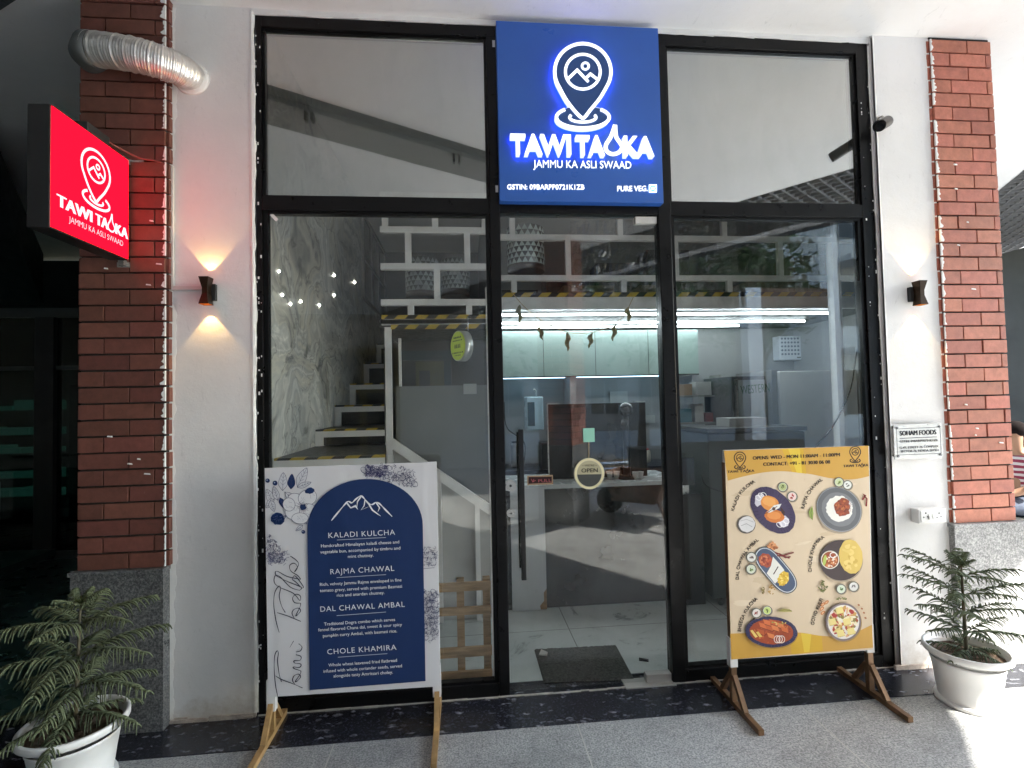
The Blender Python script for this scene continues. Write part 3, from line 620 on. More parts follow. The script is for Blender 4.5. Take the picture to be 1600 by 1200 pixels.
# ================================================================== PASSAGES LEFT AND RIGHT (left one shaded by dark colours)
bx(-6, -.79, .10, 6, -.04, .006).build('passage_floor', M('shade_teal_floor', (.045, .10, .092), .3, 0, .3, 3), kind='structure')  # dark sheet over the paving, its colour stands in for shade
GP = M('shade_grey_paint', (.10, .11, .112), .7, 0, .15, 2)  # dark grey puts the passage's shade into the wall colour
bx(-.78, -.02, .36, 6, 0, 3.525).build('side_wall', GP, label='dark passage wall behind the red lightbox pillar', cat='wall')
bx(-6.1, -6, -9, 6, 0, 3.525).build('light_stop_wall', GP, label='added grey wall at the far left end, closing the dark passage off from light', cat='wall')  # unseen wall added to block light from the left
PG = thing('glass_partition', 'dark glazed partition with black posts at the back of the unlit passage', 'partition', (-3.4, 3, 0))
m = MB(); m.box(-6, -.8, 3.0, 3.08, 2.47, 2.57); m.box(-6, -.8, 3.0, 3.06, 1.93, 1.97); m.box(-6, -.8, 3., 3.06, .0, .08)
m.build('frame', M('grey_green_frame', (.05, .062, .06), .5, 0, .1), PG)
for x in (-4.6, -3.24): bx(x-.09, x+.09, 2.97, 3.09, 0, 2.47).build('post', DARK, PG)
bx(-6, -.8, 3.02, 3.03, 0, 2.5).build('glass', glassmat('dark_glass', .06, (.30, .42, .40)), PG)
bx(-6, -.8, 4.6, 4.7, 0, 3.5).build('light_stop_back', M('shade_black', (.02, .024, .026), .8, 0, .2), label='nearly black wall added behind the dark glazed partition to shut out light', cat='wall')  # added to close the passage from light; near-black stands in for shade
bm_ = MB(); bm_.hexa([(-3.6, 2.9, 3.1), (-3.2, 2.9, 3.1), (-3.2, 2.9, 2.58), (-3.6, 2.9, 2.58)], [(-2.9, 1.1, 3.51), (-2.2, 1.1, 3.51), (-2.2, 1.1, 3.2), (-2.9, 1.1, 3.2)])
bm_.build('dark_duct_casing', DARK, label='black slanting casing under the ceiling of the dark passage', cat='casing')
SR = thing('display_rack', 'rack of pale green boxes behind the dark glazed partition', 'rack', (-4, 3.6, 0))
m = MB()
for z in (.58, .78, 1.05, 1.25, 1.52): m.box(-5.4, -3.3, 3.4, 3.8, z-.025, z)
for x in (-5.38, -3.33): m.box(x, x+.03, 3.4, 3.8, 0, 1.8)
m.build('shelf_frame', DARK, SR)
rnd = random.Random(9)
TEAL = M('glowing_teal_card', (.16, .40, .33), .6, 0, .2, 12, emit=(.10, .30, .24), estr=.02)  # slight glow brightens the cards, which are no lamps
for z in (.58, .78, 1.05, 1.25, 1.52):
    x = -5.3
    while x < -3.4:
        d = rnd.uniform(.16, .42)
        if rnd.random() < .72: bx(x, x+d-.02, 3.45, 3.7, z+.002, z+rnd.uniform(.05, .09 if z < 1.5 else .2)).build('boxed_goods', TEAL, label='pale green boxed goods in a row on the rack in the dark passage', cat='box', group='boxes on the passage rack')
        x += d
GC = thing('glass_counter', 'low glass counter with a dark metal rail at the left edge in the passage', 'counter', (-3.1, 2.0, 0))
m = MB(); m.box(-4.6, -2.62, 1.7, 2.3, .22, .28); m.box(-4.6, -2.62, 1.7, 1.73, .76, .79); m.box(-2.66, -2.62, 1.7, 1.74, .0, .95); m.box(-4.6, -2.62, 1.7, 1.74, .93, .96); m.build('frame', M('teal_metal', (.05, .09, .085), .4, .3, .1), GC)
bx(-4.6, -2.66, 1.71, 1.72, .28, .76).build('glass', glassmat('teal_glass', .08, (.4, .62, .58)), GC)
bx(8.5, 8.6, 1, 14, 0, 3.4).build('far_wall', M('mid_grey_wall', (.10, .10, .095), .8, 0, .15, 2), label='plain grey wall beyond the seated person at the right edge', cat='wall')
bx(4.1, 8.5, 5.9, 6.0, 0, 3.52).build('corridor_back_wall', M('mid_grey_wall'), label='shaded grey wall at the back of the right hand corridor', cat='wall')
bx(5.6, 8.4, 2.4, 2.9, 0, .16).build('concrete_step', M('pale_concrete', (.40, .39, .37), .8, 0, .1, 4, .2), label='low pale concrete step behind the seated person', cat='step')
# ================================================================== INTERIOR
def wall(name, m, *a, label): bx(*a).build(name, m, label=label, cat='wall')
wall('papered_wall', WALLP, -.011, .027, .055, 4.2, 0, 3.52, label='stair side wall covered in swirled grey marble wallpaper')
GW = M('grey_interior_paint', (.30, .31, .31), .7, 0, .1, 2)
wall('stair_end_wall', M('dim_stair_paint', (.16, .16, .155), .7, 0, .15, 2), 0, 1.3, 4.2, 4.3, 0, 3.52, label='dim wall at the head of the stairs')
wall('kitchen_back_wall', GW, 1.25, 4.5, 2.42, 2.5, 0, 3.52, label='grey wall at the back of the kitchen behind the counter')
wall('store_wall', M('dark_brown_paint', (.035, .03, .027), .6, 0, .2, 3), .5, 1.25, 1.75, 1.8, 0, 2.2, label='dark brown wall behind the round green sign')
wall('partition_wall', GW, 1.25, 1.3, 1.8, 4.2, 0, 3.52, label='inner partition between stairs and kitchen')
wall('right_inner_wall', GW, 4.5, 4.56, .40, 2.5, 0, 3.52, label='inner wall on the fridge side')
wall('light_stop_return', GP, 3.3601, 4.25, .121, .16, 0, 3.52, label='added wall behind the white pier to keep light out of the shop')  # unseen wall added to block light beside the pier
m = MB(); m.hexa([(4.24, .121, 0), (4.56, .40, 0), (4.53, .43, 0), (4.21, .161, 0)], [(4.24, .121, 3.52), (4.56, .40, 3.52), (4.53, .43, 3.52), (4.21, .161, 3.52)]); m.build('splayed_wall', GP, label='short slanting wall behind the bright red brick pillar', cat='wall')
# side window in the papered wall
SW = thing('stair_window', 'dark paned window high on the papered wall above the stairs', 'window', (.03, 3.3, 3))
bx(.028, .034, 2.60, 4.1, 2.60, 3.45).build('pane', M('dark_pane', (.012, .015, .016), .1, 0, 0), SW)
m = MB()
for y in (2.58, 3.05, 3.5, 4.0): m.box(.028, .05, y-.02, y+.02, 2.58, 3.47)
for z in (2.58, 3.0, 3.45): m.box(.028, .046, 2.6, 4.1, z-.02, z+.02)
m.build('frame', M('grey_frame', (.22, .22, .21), .5, 0, .1), SW)
ST = thing('staircase', 'white framed staircase with dark risers and hazard taped steps along the papered wall', 'staircase', (.3, .2, 0))
steps = [(.108, 1.236), (.86, 1.345), (1.375, 1.504), (1.915, 1.691), (2.561, 1.92), (3.336, 2.201), (4.1, 2.5)]
DKR = M('dark_riser_laminate', (.035, .032, .03), .45, 0, .4, 12, stretch=(1, 1, 5))
fr, ri, tr, hz = MB(), MB(), MB(), MB()
def xr(y): return at(601, 660, y).x
def wedge(m, xa, ya, yb, z0, z1): A_ = [(xa, ya), (xr(ya), ya), (xr(yb), yb), (xa, yb)]; m.hexa([(x, y, z0) for x, y in A_], [(x, y, z1) for x, y in A_])
for k, (y, z) in enumerate(steps[:-1]):
    x0 = .03; y2, z2 = steps[k+1]
    wedge(tr, x0, y+.03, y2+.06, z-.02, z-.004)
    wedge(hz, x0+.005, y-.001, y+.05, z-.004, z-.0015); wedge(hz, x0+.005, y-.003, y-.001, z-.014, z-.002)
    wedge(fr, x0, y, y+.03, z-.055, z-.0045); fr.box(x0, x0+.05, y+.001, y+.03, z-.32 if k else .01, z-.055)
    wedge(ri, x0+.05, y+.025, y+.032, max(.01, z-(z-(steps[k-1][1] if k else .01))), z-.055)
fr.build('step_frame', WHITE_MET, ST); ri.build('riser', DKR, ST); tr.build('tread', DKR, ST); hz.build('hazard_tape', HAZ, ST)
PTN = thing('stair_partition', 'white steel frame with a slanted rail and boarded panels under the left railing', 'partition', (.85, .92, 0))
m = MB(); m.box(.492, .535, .88, .92, .01, 2.03); m.build('post', WHITE_MET, PTN)
m = MB(); m.box(.556, .575, 1.10, 1.13, 1.0, 1.98); m.build('inner_post', WHITE_MET, PTN)
a, b_ = at(606, 688, .9), at(780, 806, .9); c_ = at(606, 690, .9)
m = MB(); m.bar(a, b_, .04, .06); m.build('slanted_rail', WHITE_MET, PTN)
for px in (648, 686, 745):
    p = at(px, 760, .9); zt = a.z+(b_.z-a.z)*(p.x-a.x)/(b_.x-a.x)-.03; bx(p.x-.016, p.x+.016, .89, .92, .01, zt).build('batten', WHITE_MET, PTN)
m = MB(); m.prism([(a.x, .01), (b_.x, .01), (b_.x, b_.z-.02), (a.x, a.z-.02)], .93, .94); m.build('boarding', M('off_white_board', (.50, .485, .46), .6, 0, .08, 3), PTN)
p0, p1 = at(618, 604, 1.08), at(766, 730, 1.08)
bx(p0.x, p1.x, 1.08, 1.09, p1.z-.5, p0.z).build('grey_panel', M('grey_panel_board', (.15, .155, .152), .55, 0, .1, 2), label='plain grey board standing behind the white slanted rail', cat='board')
q = at(736, 606, 1.078); bx(q.x-.055, q.x+.04, 1.076, 1.079, q.z-.045, q.z+.03).build('taped_note', M('pale_paper', (.42, .43, .42), .7, 0, 0), label='small pale paper taped to the top of the grey board', cat='note')
m = MB(); m.box(1.152, 1.178, .10, .14, .012, 2.13); m.build('steel_upright', WHITE_MET, label='white painted steel upright standing behind the left side of the door', cat='upright')
SD = thing('reflection_door', 'made-up olive door behind the round green sign, standing in for a reflected door', 'door', (.75, 1.72, 0))  # door added inside in place of a reflection in the glass
bx(.62, .86, 1.735, 1.749, .1, 1.86).build('leaf', M('olive_door', (.075, .066, .02), .5, 0, .2, 5), SD)
m = MB(); m.box(.86, .92, 1.72, 1.749, .1, 1.95); m.box(.50, .86, 1.72, 1.749, 1.87, 1.95); m.build('frame', M('dark_teal_frame', (.012, .03, .035), .4, 0, 0), SD)
m = MB(); [m.box(.65, .74, 1.729, 1.734, z, z+.16) for z in (1.4, 1.62)]; m.build('panel', DARK, SD)
RD = thing('round_sign', 'round lime green sign disc with a silver rim hanging under the left railing', 'sign', (1.03, .7, 1.84))
ax = Vector((-.86, -.5, 0)).normalized(); o = at(727, 541, .7)
MB().disc(o, .1, ax, .055, 40).build('rim', M('silver_rim', (.5, .52, .52), .3, .6, 0), RD)
m = MB(); m.disc(o+ax*.055, .093, ax, .003, 40); m.build('green_face', M('lime_green_face', (.42, .56, .03), .4, 0, 0, emit=(.42, .56, .03), estr=.02), RD)
m = MB(); sx = ax.cross(Vector((0, 0, 1))).normalized(); rnd = random.Random(5)
for z, n, h_ in ((.055, 5, .012), (.035, 6, .008), (-.002, 4, .026), (-.045, 7, .010), (-.062, 4, .007)):
    for k in range(n):
        u = (k-(n-1)/2)*.021; wv = .008+rnd.uniform(-.002, .002); c = o+ax*.0592+sx*u+Vector((0, 0, z)); m.face([c-sx*wv-Vector((0, 0, h_/2)), c+sx*wv-Vector((0, 0, h_/2)), c+sx*wv*.7+Vector((0, 0, h_/2)), c-sx*wv*.7+Vector((0, 0, h_/2))])
m.build('dark_marks', M('dark_green_print', (.03, .06, .01), .5, 0, 0), RD)
m = MB(); m.tube([o+Vector((.02, 0, .1)), o+Vector((.02, 0, .2))], .004, 8); m.build('hanger', STEEL, RD)
# mezzanine with two white lattice railings
MZ = thing('mezzanine', 'mezzanine deck over the kitchen with a white front beam and hazard tape', 'mezzanine', (2.8, 1.2, 2.2))
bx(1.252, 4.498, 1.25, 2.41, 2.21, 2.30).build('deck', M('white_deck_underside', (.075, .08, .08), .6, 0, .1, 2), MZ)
zb0, zb1 = at(900, 483, 1.2).z, at(900, 464, 1.2).z
bx(1.235, 4.498, 1.2, 1.249, zb0, zb1).build('front_beam', WHITE_MET, MZ, bevel=.002)
bx(1.235, 4.498, 1.198, 1.2485, zb1+.0005, zb1+.035).build('hazard_tape', HAZ, MZ)
bx(.45, 1.24, .92, 4.1, 2.04, 2.09).build('stair_deck', DKR, MZ)
def rails(name, label, Y, x0, x1, rows, posts, th=.042):
    t = thing(name, label, 'railing', ((x0+x1)/2, Y, 2.3))
    [bx(x0, x1, Y-.02, Y+.02, z-th/2, z+th/2).build('rail', WHITE_MET, t) for z in rows]
    [bx(x-th/2, x+th/2, Y-.018, Y+.018, z0, z1).build('baluster', WHITE_MET, t) for x, z0, z1 in posts]; return t
X = lambda px, y, Y=1.2: at(px, y, Y).x
zr = [at(900, 435, 1.2).z, at(900, 372, 1.2).z, 3.05]
bt = zb1+.036
rails('lattice_railing', 'white steel lattice railing along the mezzanine over the kitchen', 1.2, 1.245, 4.49, zr, [(X(p, 450), bt, zr[0]) for p in (803, 974, 1139, 1300)]+[(X(p, 400), zr[0], zr[1]) for p in (887, 1055, 1218, 1365)]+[(X(p, 350), zr[1], zr[2]) for p in (800, 968, 1130, 1303)])
zl = [at(640, y, .9).z for y in (502, 473, 417, 360)]
RL = rails('lattice_railing', 'white steel lattice railing over the stairs with two rows of hazard tape', .9, .47, 1.225, zl+[2.95], [(X(p, 485, .9), zl[0], zl[1]) for p in (642, 733)]+[(X(p, 445, .9), zl[1], zl[2]) for p in (683,)]+[(X(p, 390, .9), zl[2], zl[3]) for p in (638, 730)]+[(X(p, 350, .9), zl[3], 2.95) for p in (602, 680, 757)])
m = MB(); m.box(.472, 1.225, .876, .8795, zl[0]+.012, zl[0]+.040); m.box(.535, 1.225, .876, .8795, zl[0]-.058, zl[0]-.026); m.build('hazard_tape', HAZ, RL)
bx(.47, 1.225, .88, .92, zl[0]-.025, zl[0]+.010).build('bottom_beam', WHITE_MET, RL)
for k, (y, e) in enumerate(((1.36, 4.1), (1.80, 4.2), (2.06, 3.7))):
    t = thing('led_tube', ('long white LED tube under the mezzanine nearest its front beam', 'long white LED tube in the middle of the three under the mezzanine', 'long white LED tube under the mezzanine farthest from the glass')[k], 'LED light', (2.7, y, 2.2), 0, 'LED tubes under the mezzanine')
    MB().tube([(1.31, y, 2.190), (e, y, 2.190)], .008, 8).build('tube', E('cool_white_led', (.82, .95, 1.), 2.8), t); bx(1.31, e, y-.014, y+.014, 2.199, 2.209).build('housing', STEEL, t)
# mezzanine load
def lampshade(label, x, y, z, r, h, tone):
    t = thing('lampshade', label, 'lampshade', (x, y, z), 0, 'patterned lampshades stored on the mezzanine'); m = MB(); n = 20; rows = 7; rnd = random.Random(int(x*100))
    for j in range(rows):
        for k in range(n):
            a0 = 2*math.pi*(k+.5*(j % 2))/n; a1 = a0+2*math.pi/n; am = (a0+a1)/2; z0, z1 = h*j/rows, h*(j+1)/rows; P = lambda a, zz: (r*math.cos(a), r*math.sin(a), zz)
            v = rnd.uniform(.85, 1.1); m.face([P(a0, z0), P(a1, z0), P(am, z1)], tuple(c*v for c in tone)+(1,)); m.face([P(am, z1), P(a1, z0), P(am+2*math.pi/n, z1)], (.05, .055, .055, 1) if rnd.random() < .85 else (.2, .22, .22, 1))
    m.build('shade', attrmat('patterned_shade') if 'patterned_shade' not in bpy.data.materials else bpy.data.materials['patterned_shade'], t, True)
    m = MB(); m.tube([(0, 0, -.05), (0, 0, .0)], r*.98, 28); m.build('base', M('dark_wood', (.05, .03, .02), .5, 0, .3), t, True)
q = at(660, 468, 1.25); lampshade('triangle patterned lampshade behind the stair railing, nearer the papered wall', q.x, 1.25, q.z+.05, .125, .25, (.30, .33, .33))
q = at(708, 468, 1.45); lampshade('triangle patterned lampshade behind the stair railing, half hidden by its baluster', q.x+.02, 1.45, q.z+.07, .115, .24, (.26, .28, .27))
q = at(822, 426, 1.5); lampshade('large pale triangle patterned lampshade above the glass door', q.x, 1.5, q.z+.05, .155, .31, (.62, .70, .68))
CARD = M('brown_cardboard', (.30, .20, .12), .8, 0, .15, 6); 
for lab, x0, y0, x1, y1, Y in (('brown cardboard carton on the mezzanine beside the wrapped sheets', 1165, 440, 1232, 462, 1.45), ('tall brown cardboard carton on the mezzanine near the fridge end', 1240, 398, 1305, 462, 1.6), ('low brown carton on the mezzanine above the door', 880, 446, 960, 464, 1.5), ('worn brown carton on the mezzanine over the stair side of the door', 1000, 445, 1050, 464, 1.5)):
    a, b_ = at(x0, y0, Y), at(x1, y1, Y); t = thing('carton', lab, 'carton', (a.x, Y, 2.3), 0, 'cartons on the mezzanine'); bx(a.x, b_.x, Y, Y+.3, 2.302, a.z).build('box', CARD, t); bx((a.x+b_.x)/2-.02, (a.x+b_.x)/2+.02, Y-.001, Y+.301, a.z-.05, a.z+.001).build('tape', M('parcel_tape', (.38, .30, .20), .3, 0, 0), t)
m = MB()
for k in range(6): m.box(1.32+.5*k, 1.32+.5*k+.42, 2.1, 2.38, 2.302, 2.302+.25+.13*((k*37) % 4))
m.build('stacked_goods', M('dim_mixed_goods', (.06, .055, .05), .7, 0, .6, 3), label='dim heap of stored goods along the back of the mezzanine', cat='stored goods')
def sheet(label, x0, y0, x1, y1, Y, seed):
    a, b_ = at(x0, y0, Y), at(x1, y1, Y); m = MB(); nx, nz = 34, 22; G = {}
    for i in range(nx+1):
        for j in range(nz+1):
            x = a.x+(b_.x-a.x)*i/nx; z = b_.z+(a.z-b_.z)*j/nz; v = Vector((x*6+seed, z*2.2, seed*1.7)); d = noise.noise(v)*.05+abs(noise.noise(v*2.3))*.045
            G[i, j] = (x+noise.noise(v*1.5)*.01, Y+d, z)
    for i in range(nx):
        for j in range(nz): m.face([G[i, j], G[i+1, j], G[i+1, j+1], G[i, j+1]])
    m.build('plastic_sheet', CLEAR, label=label, cat='plastic sheet', group='clear plastic sheets hung behind the mezzanine railing')
sheet('crumpled clear plastic sheet behind the railing over the door, beside the pale lampshade', 890, 345, 1030, 455, 1.26, 3); sheet('crumpled clear plastic sheet behind the railing nearest the fridge end', 1060, 345, 1310, 456, 1.26, 8)
# kitchen
KF = thing('wall_cabinet', 'grey green wall cabinet running under the LED tubes with lit recess below', 'cabinet', (2.3, 2.1, 1.75))
z0, z1 = at(900, 587, 2.1).z, 2.16
bx(1.305, 3.3, 2.1, 2.41, z0, z1).build('cabinet_body', M('grey_green_laminate', (.25, .33, .30), .4, 0, .08, 2), KF)
m = MB(); [m.box(x-.002, x+.002, 2.0975, 2.1, z0, z1) for x in (1.78, 2.28, 2.8)]; m.box(1.305, 3.3, 2.096, 2.1, z0-.012, z0); m.build('seam', DARK, KF)
[bx(a, b, 2.2, 2.23, z0-.014, z0-.002).build('light_strip', E('blue_white_led', (.45, .75, 1.), .5), KF) for a, b in ((1.4, 2.0), (2.12, 3.1))]
[bx(a, b, 2.12, 2.41, .9, z0-.015).build('divider', M('grey_divider', (.3, .31, .32), .5, 0, .1), KF) for a, b in ((2.03, 2.09), (1.36, 1.39), (3.24, 3.3))]
CT = thing('kitchen_counter', 'dark fronted kitchen counter with a thin white top facing the door', 'counter', (1.9, 1.2, 0))
bx(1.31, 2.62, 1.035, 1.55, .01, .862).build('front', M('dark_polished_stone', (.018, .019, .02), .16, 0, .5, 4), CT); bx(1.305, 2.63, 1.01, 1.56, .864, .895).build('worktop', M('white_worktop', (.62, .65, .65), .25, 0, .05), CT, bevel=.003)
bx(1.305, 4.2, 1.9, 2.41, .01, .88).build('back_counter', M('dark_blue_cabinet', (.02, .022, .035), .4, 0, .2), label='low dark blue counter along the back wall of the kitchen', cat='counter')
WP = thing('loose_panel', 'white laminate panel with a broken corner leaning on the dark counter front', 'panel', (1.45, 1.0, 0))
a, b_ = at(797, 764, 1.0), at(855, 958, 1.0)
m = MB(); m.prism([(a.x, .014), (b_.x-.045, .012), (b_.x-.05, .04), (b_.x-.02, .075), (b_.x-.022, .13), (b_.x, .16), (b_.x, a.z), (a.x, a.z)], 1.0, 1.018); m.build('board', M('white_laminate', (.60, .61, .62), .35, 0, .06, 3), WP)
m = MB(); m.prism([(b_.x-.045, .012), (b_.x+.001, .012), (b_.x+.001, .16), (b_.x-.022, .13), (b_.x-.02, .075), (b_.x-.05, .04)], 1.006, 1.017); m.build('raw_edge', M('raw_chipboard', (.30, .17, .08), .9, 0, .3, 40), WP)
SMK = M('smoked_panel', (.014, .015, .015), .09, 0, .2, 2)
SP = thing('smoked_screen', 'dark smoked screen standing on the counter with thin steel edging', 'screen', (2.0, 1.3, .9))
a, b_ = at(856, 632, 1.25), at(1012, 757, 1.25)
bx(a.x, b_.x, 1.25, 1.262, .896, a.z).build('sheet', SMK, SP)
m = MB(); m.box(a.x-.008, a.x, 1.246, 1.266, .896, a.z+.004); m.box(b_.x-.09, b_.x, 1.246, 1.266, a.z, a.z+.012); m.box(a.x, a.x+.09, 1.246, 1.266, a.z, a.z+.010); m.build('edging', STEEL, SP)
CM = thing('water_purifier', 'pale blue wall water purifier with a dark window in the lit recess', 'purifier', (1.7, 1.95, 1.4))
a, b_ = at(822, 620, 1.95), at(850, 672, 1.95)
bx(a.x, b_.x, 1.95, 2.12, b_.z, a.z).build('case', M('pale_blue_plastic', (.45, .62, .72), .3, 0, .05), CM, bevel=.01); bx(a.x+.01, a.x+.075, 1.945, 1.951, b_.z+.04, a.z-.05).build('window', M('teal_window', (.01, .06, .09), .15, 0, 0), CM)
m = MB(); m.tube([(a.x+.1, 2.0, a.z), (a.x+.1, 2.0, a.z+.05), (a.x+.08, 1.98, a.z+.07)], .008, 8); m.build('inlet_pipe', STEEL, CM)
KN = thing('coffee_grinder', 'black coffee grinder with a round hopper on a tall stem on the counter', 'grinder', (2.3, 1.15, .9))
q = at(977, 640, 1.15); m = MB(); m.tube([(q.x, 1.15, .896), (q.x, 1.15, q.z-.03)], [.03, .022], 14); m.tube([(q.x, 1.15, .896), (q.x, 1.15, .91)], .07, 20); m.build('stem', M('black_plastic'), KN)
m = MB(); m.sphere((q.x, 1.14, q.z), .055, 16); m.build('hopper', M('gloss_black', (.01, .01, .01), .08, 0, 0, coat=1), KN)
m = MB(); m.tube([(q.x-.02, 1.1, q.z-.09), (q.x-.05, 1.06, q.z-.13)], [.03, .02], 12); m.build('spout', M('black_plastic'), KN)
PC = thing('paper_cups', 'loose white paper cups beside the coffee grinder', 'cups', (2.2, 1.1, .9)); rnd = random.Random(2)
for px in (955, 966, 992, 1000): q = at(px, 755, 1.12); m = MB(); m.lathe([(.016, 0), (.024, .055), (.026, .056)], (q.x, 1.10+rnd.uniform(0, .06), .896), 14, None, True); m.build('cup', M('white_paper', (.7, .7, .68), .6, 0, 0), PC)
a, b_ = at(1217, 580, 1.5), at(1345, 720, 1.5)
FG = thing('fridge', 'tall plain white fridge on the right side of the kitchen', 'fridge', (a.x+.3, 1.5, 0))
bx(a.x, 4.45, 1.5, 2.1, .03, a.z).build('body', M('white_enamel', (.80, .80, .78), .35, 0, .05, 2), FG, bevel=.008); bx(a.x-.055, a.x-.006, 1.52, 2.1, .03, a.z+.01).build('side_trim', M('grey_trim', (.25, .25, .25), .4, .3, 0), FG)
bx(a.x+.005, 4.44, 1.492, 1.499, .9, .906).build('door_gap', DARK, FG)
a, b_ = at(1148, 588, 1.35), at(1206, 720, 1.35)
FZ = thing('display_freezer', 'upright display cooler with a glass door and green lettering beside the white fridge', 'cooler', (a.x+.1, 1.35, 0))
bx(a.x, b_.x, 1.40, 1.9, .02, a.z).build('cabinet', M('dark_grey_cabinet', (.05, .052, .055), .4, 0, .1), FZ)
bx(a.x+.045, b_.x-.004, 1.385, 1.398, .25, a.z-.03).build('glass_door', M('frosted_cool_door', (.36, .42, .42), .2, 0, .08), FZ); bx(a.x+.022, a.x+.04, 1.38, 1.399, .2, a.z-.02).build('door_frame', STEEL, FZ)
e = Art(1.384, .0003); e.text('WESTERN', (1158, 616), (1203, 612), 14, (30, 95, 60), .01); e.mb.build('lettering', PRINT, FZ)
a = at(1217, 525, 2.3); b_ = at(1254, 562, 2.3)
EX = thing('control_box', 'white square control box high on the kitchen wall above the fridge', 'control box', (a.x, 2.3, 2))
bx(a.x, b_.x, 2.3, 2.418, b_.z, a.z).build('case', M('cool_white_plastic', (.62, .66, .72), .3, 0, 0), EX, bevel=.008); bx(b_.x-.06, b_.x-.02, 2.297, 2.3, b_.z+.02, b_.z+.03).build('badge', DARK, EX)
m = MB(); [m.disc((a.x+.03+.035*i, 2.2995, b_.z+.06+.04*j), .011, h=.003, n=10) for i in range(6) for j in range(5) if a.x+.03+.035*i < b_.x-.02]; m.build('reflected_dot', M('reflected_dot_tone', (.16, .2, .27), .5, 0, 0), EX)  # dots paint a reflected pattern onto the case
BN = thing('dark_bin', 'dark narrow cabinet with a black monitor on top beside the grey machine', 'cabinet', (2.6, 1, 0))
bx(2.575, 2.735, .93, 1.2, .01, .80).build('cabinet', M('blue_black_laminate', (.016, .018, .024), .35, 0, .1), BN); bx(2.56, 2.70, .97, 1.0, .86, 1.06).build('monitor', SMK, BN); bx(2.60, 2.66, .98, 1.02, .80, .86).build('stand', STEEL, BN)
CZ = thing('chest_freezer', 'grey chest machine on castors behind the right glass pane', 'freezer', (3.1, .9, 0))
bx(2.76, 3.5, .86, 1.34, .07, 1.24).build('body', M('dark_grey_enamel', (.075, .085, .09), .35, 0, .12, 2), CZ, bevel=.01)
bx(2.75, 3.51, .85, 1.35, 1.245, 1.275).build('lid', M('dark_grey_cabinet'), CZ)
for x in (2.82, 3.43):
    m = MB(); m.disc((x, .90, .038), .028, (1, 0, 0), .02, 16); m.build('castor', M('grey_rubber', (.12, .12, .12), .6, 0, 0), CZ)
m = MB(); m.tube(spline([at(1096, 742, .84), at(1106, 760, .84), at(1150, 775, .84)], 8), .004, 6); m.build('power_cable', DARK, CZ)
bx(3.0, 3.3, 1.0, 1.2, 1.276, 1.34).build('tray', M('white_tray', (.5, .5, .49), .4, 0, 0), label='pale tray lying on the grey chest machine', cat='tray')
m = MB(); m.tube(spline([at(1262, 712, .25), at(1278, 694, .25), at(1305, 660, .25), at(1328, 610, .25), at(1337, 560, .25), at(1344, 520, .25), at(1350, 480, .3)], 8), .0045, 6); m.build('hanging_cable', DARK, label='black cable hanging in a long curve behind the right glass pane', cat='cable')
m = MB(); q = at(1295, 378, .55); m.box(q.x+.02, q.x+.075, .55, .61, .012, q.z); m.build('reflection_post', M('chipped_white_paint', (.84, .83, .80), .6, 0, .08, 8, .3, 30), label='rough white post added inside the right glass pane, doubling the mirrored column', cat='post')  # post added where the glass mirrors the tall white column
FLK = thing('wall_lights', 'scatter of tiny bright bulbs set in the swirled marble wallpaper', 'wall lights', (.4, .5, 2.2))
for px, py in ((436, 424), (441, 461), (454, 475), (470, 471), (499, 477), (522, 461), (522, 430), (554, 441)):
    d = ray(px, py); p = CAM+d*((.029-CAM.x)/d.x); m = MB(); m.sphere(p, .0021*(p-CAM).length, 8); m.build('bulb', E('tiny_white_bulb', (1., .95, .86), 4.), FLK)
rnd = random.Random(77)
def jar(lab, x, y, z, rr_, h, c, lidc, nm='jar'):
    t = thing(nm, lab, nm, (x, y, z)); m = MB(); m.lathe([(rr_*.9, 0), (rr_, .01), (rr_, h*.85), (rr_*.8, h*.93)], (0, 0, 0), 16, None, True); m.build('body', M('jar_'+nm+str(c), c, .3, 0, .1), t, True)
    m = MB(); m.lathe([(rr_*.84, h*.93), (rr_*.84, h), (rr_*.8, h+.004)], (0, 0, 0), 16, None, True); m.build('lid', M('lid_'+str(lidc), lidc, .4, 0, 0), t, True)
jar('tall steel canister on the back counter under the left light strip', 1.52, 2.2, .882, .06, .24, (.5, .5, .5), (.05, .05, .05), 'canister')
jar('white plastic tub with a blue lid on the back counter', 1.82, 2.22, .882, .07, .14, (.6, .6, .58), (.05, .12, .4), 'tub')
jar('amber jar with a dark lid on the back counter beside the divider', 2.16, 2.2, .882, .05, .16, (.28, .14, .03), (.03, .03, .03))
jar('green bottle beside the amber jar on the back counter', 2.30, 2.25, .882, .035, .26, (.03, .16, .06), (.4, .4, .4), 'bottle')
jar('red sauce bottle at the right end of the back counter', 2.58, 2.2, .882, .035, .22, (.35, .03, .02), (.6, .6, .6), 'bottle')
jar('cream coloured tub with a red lid near the right end of the back counter', 2.75, 2.2, .882, .075, .13, (.6, .55, .45), (.4, .03, .03), 'tub')
t = thing('storage_rack', 'open rack of small boxes and bottles behind the grey chest machine', 'rack', (3.1, 1.8, 0))
for z in (1.02, 1.28, 1.52): bx(2.86, 3.3, 1.70, 1.89, z-.015, z).build('shelf', M('grey_frame'), t)
for x in (2.845, 3.3): bx(x, x+.015, 1.70, 1.89, .0, 1.7).build('upright', M('grey_frame'), t)
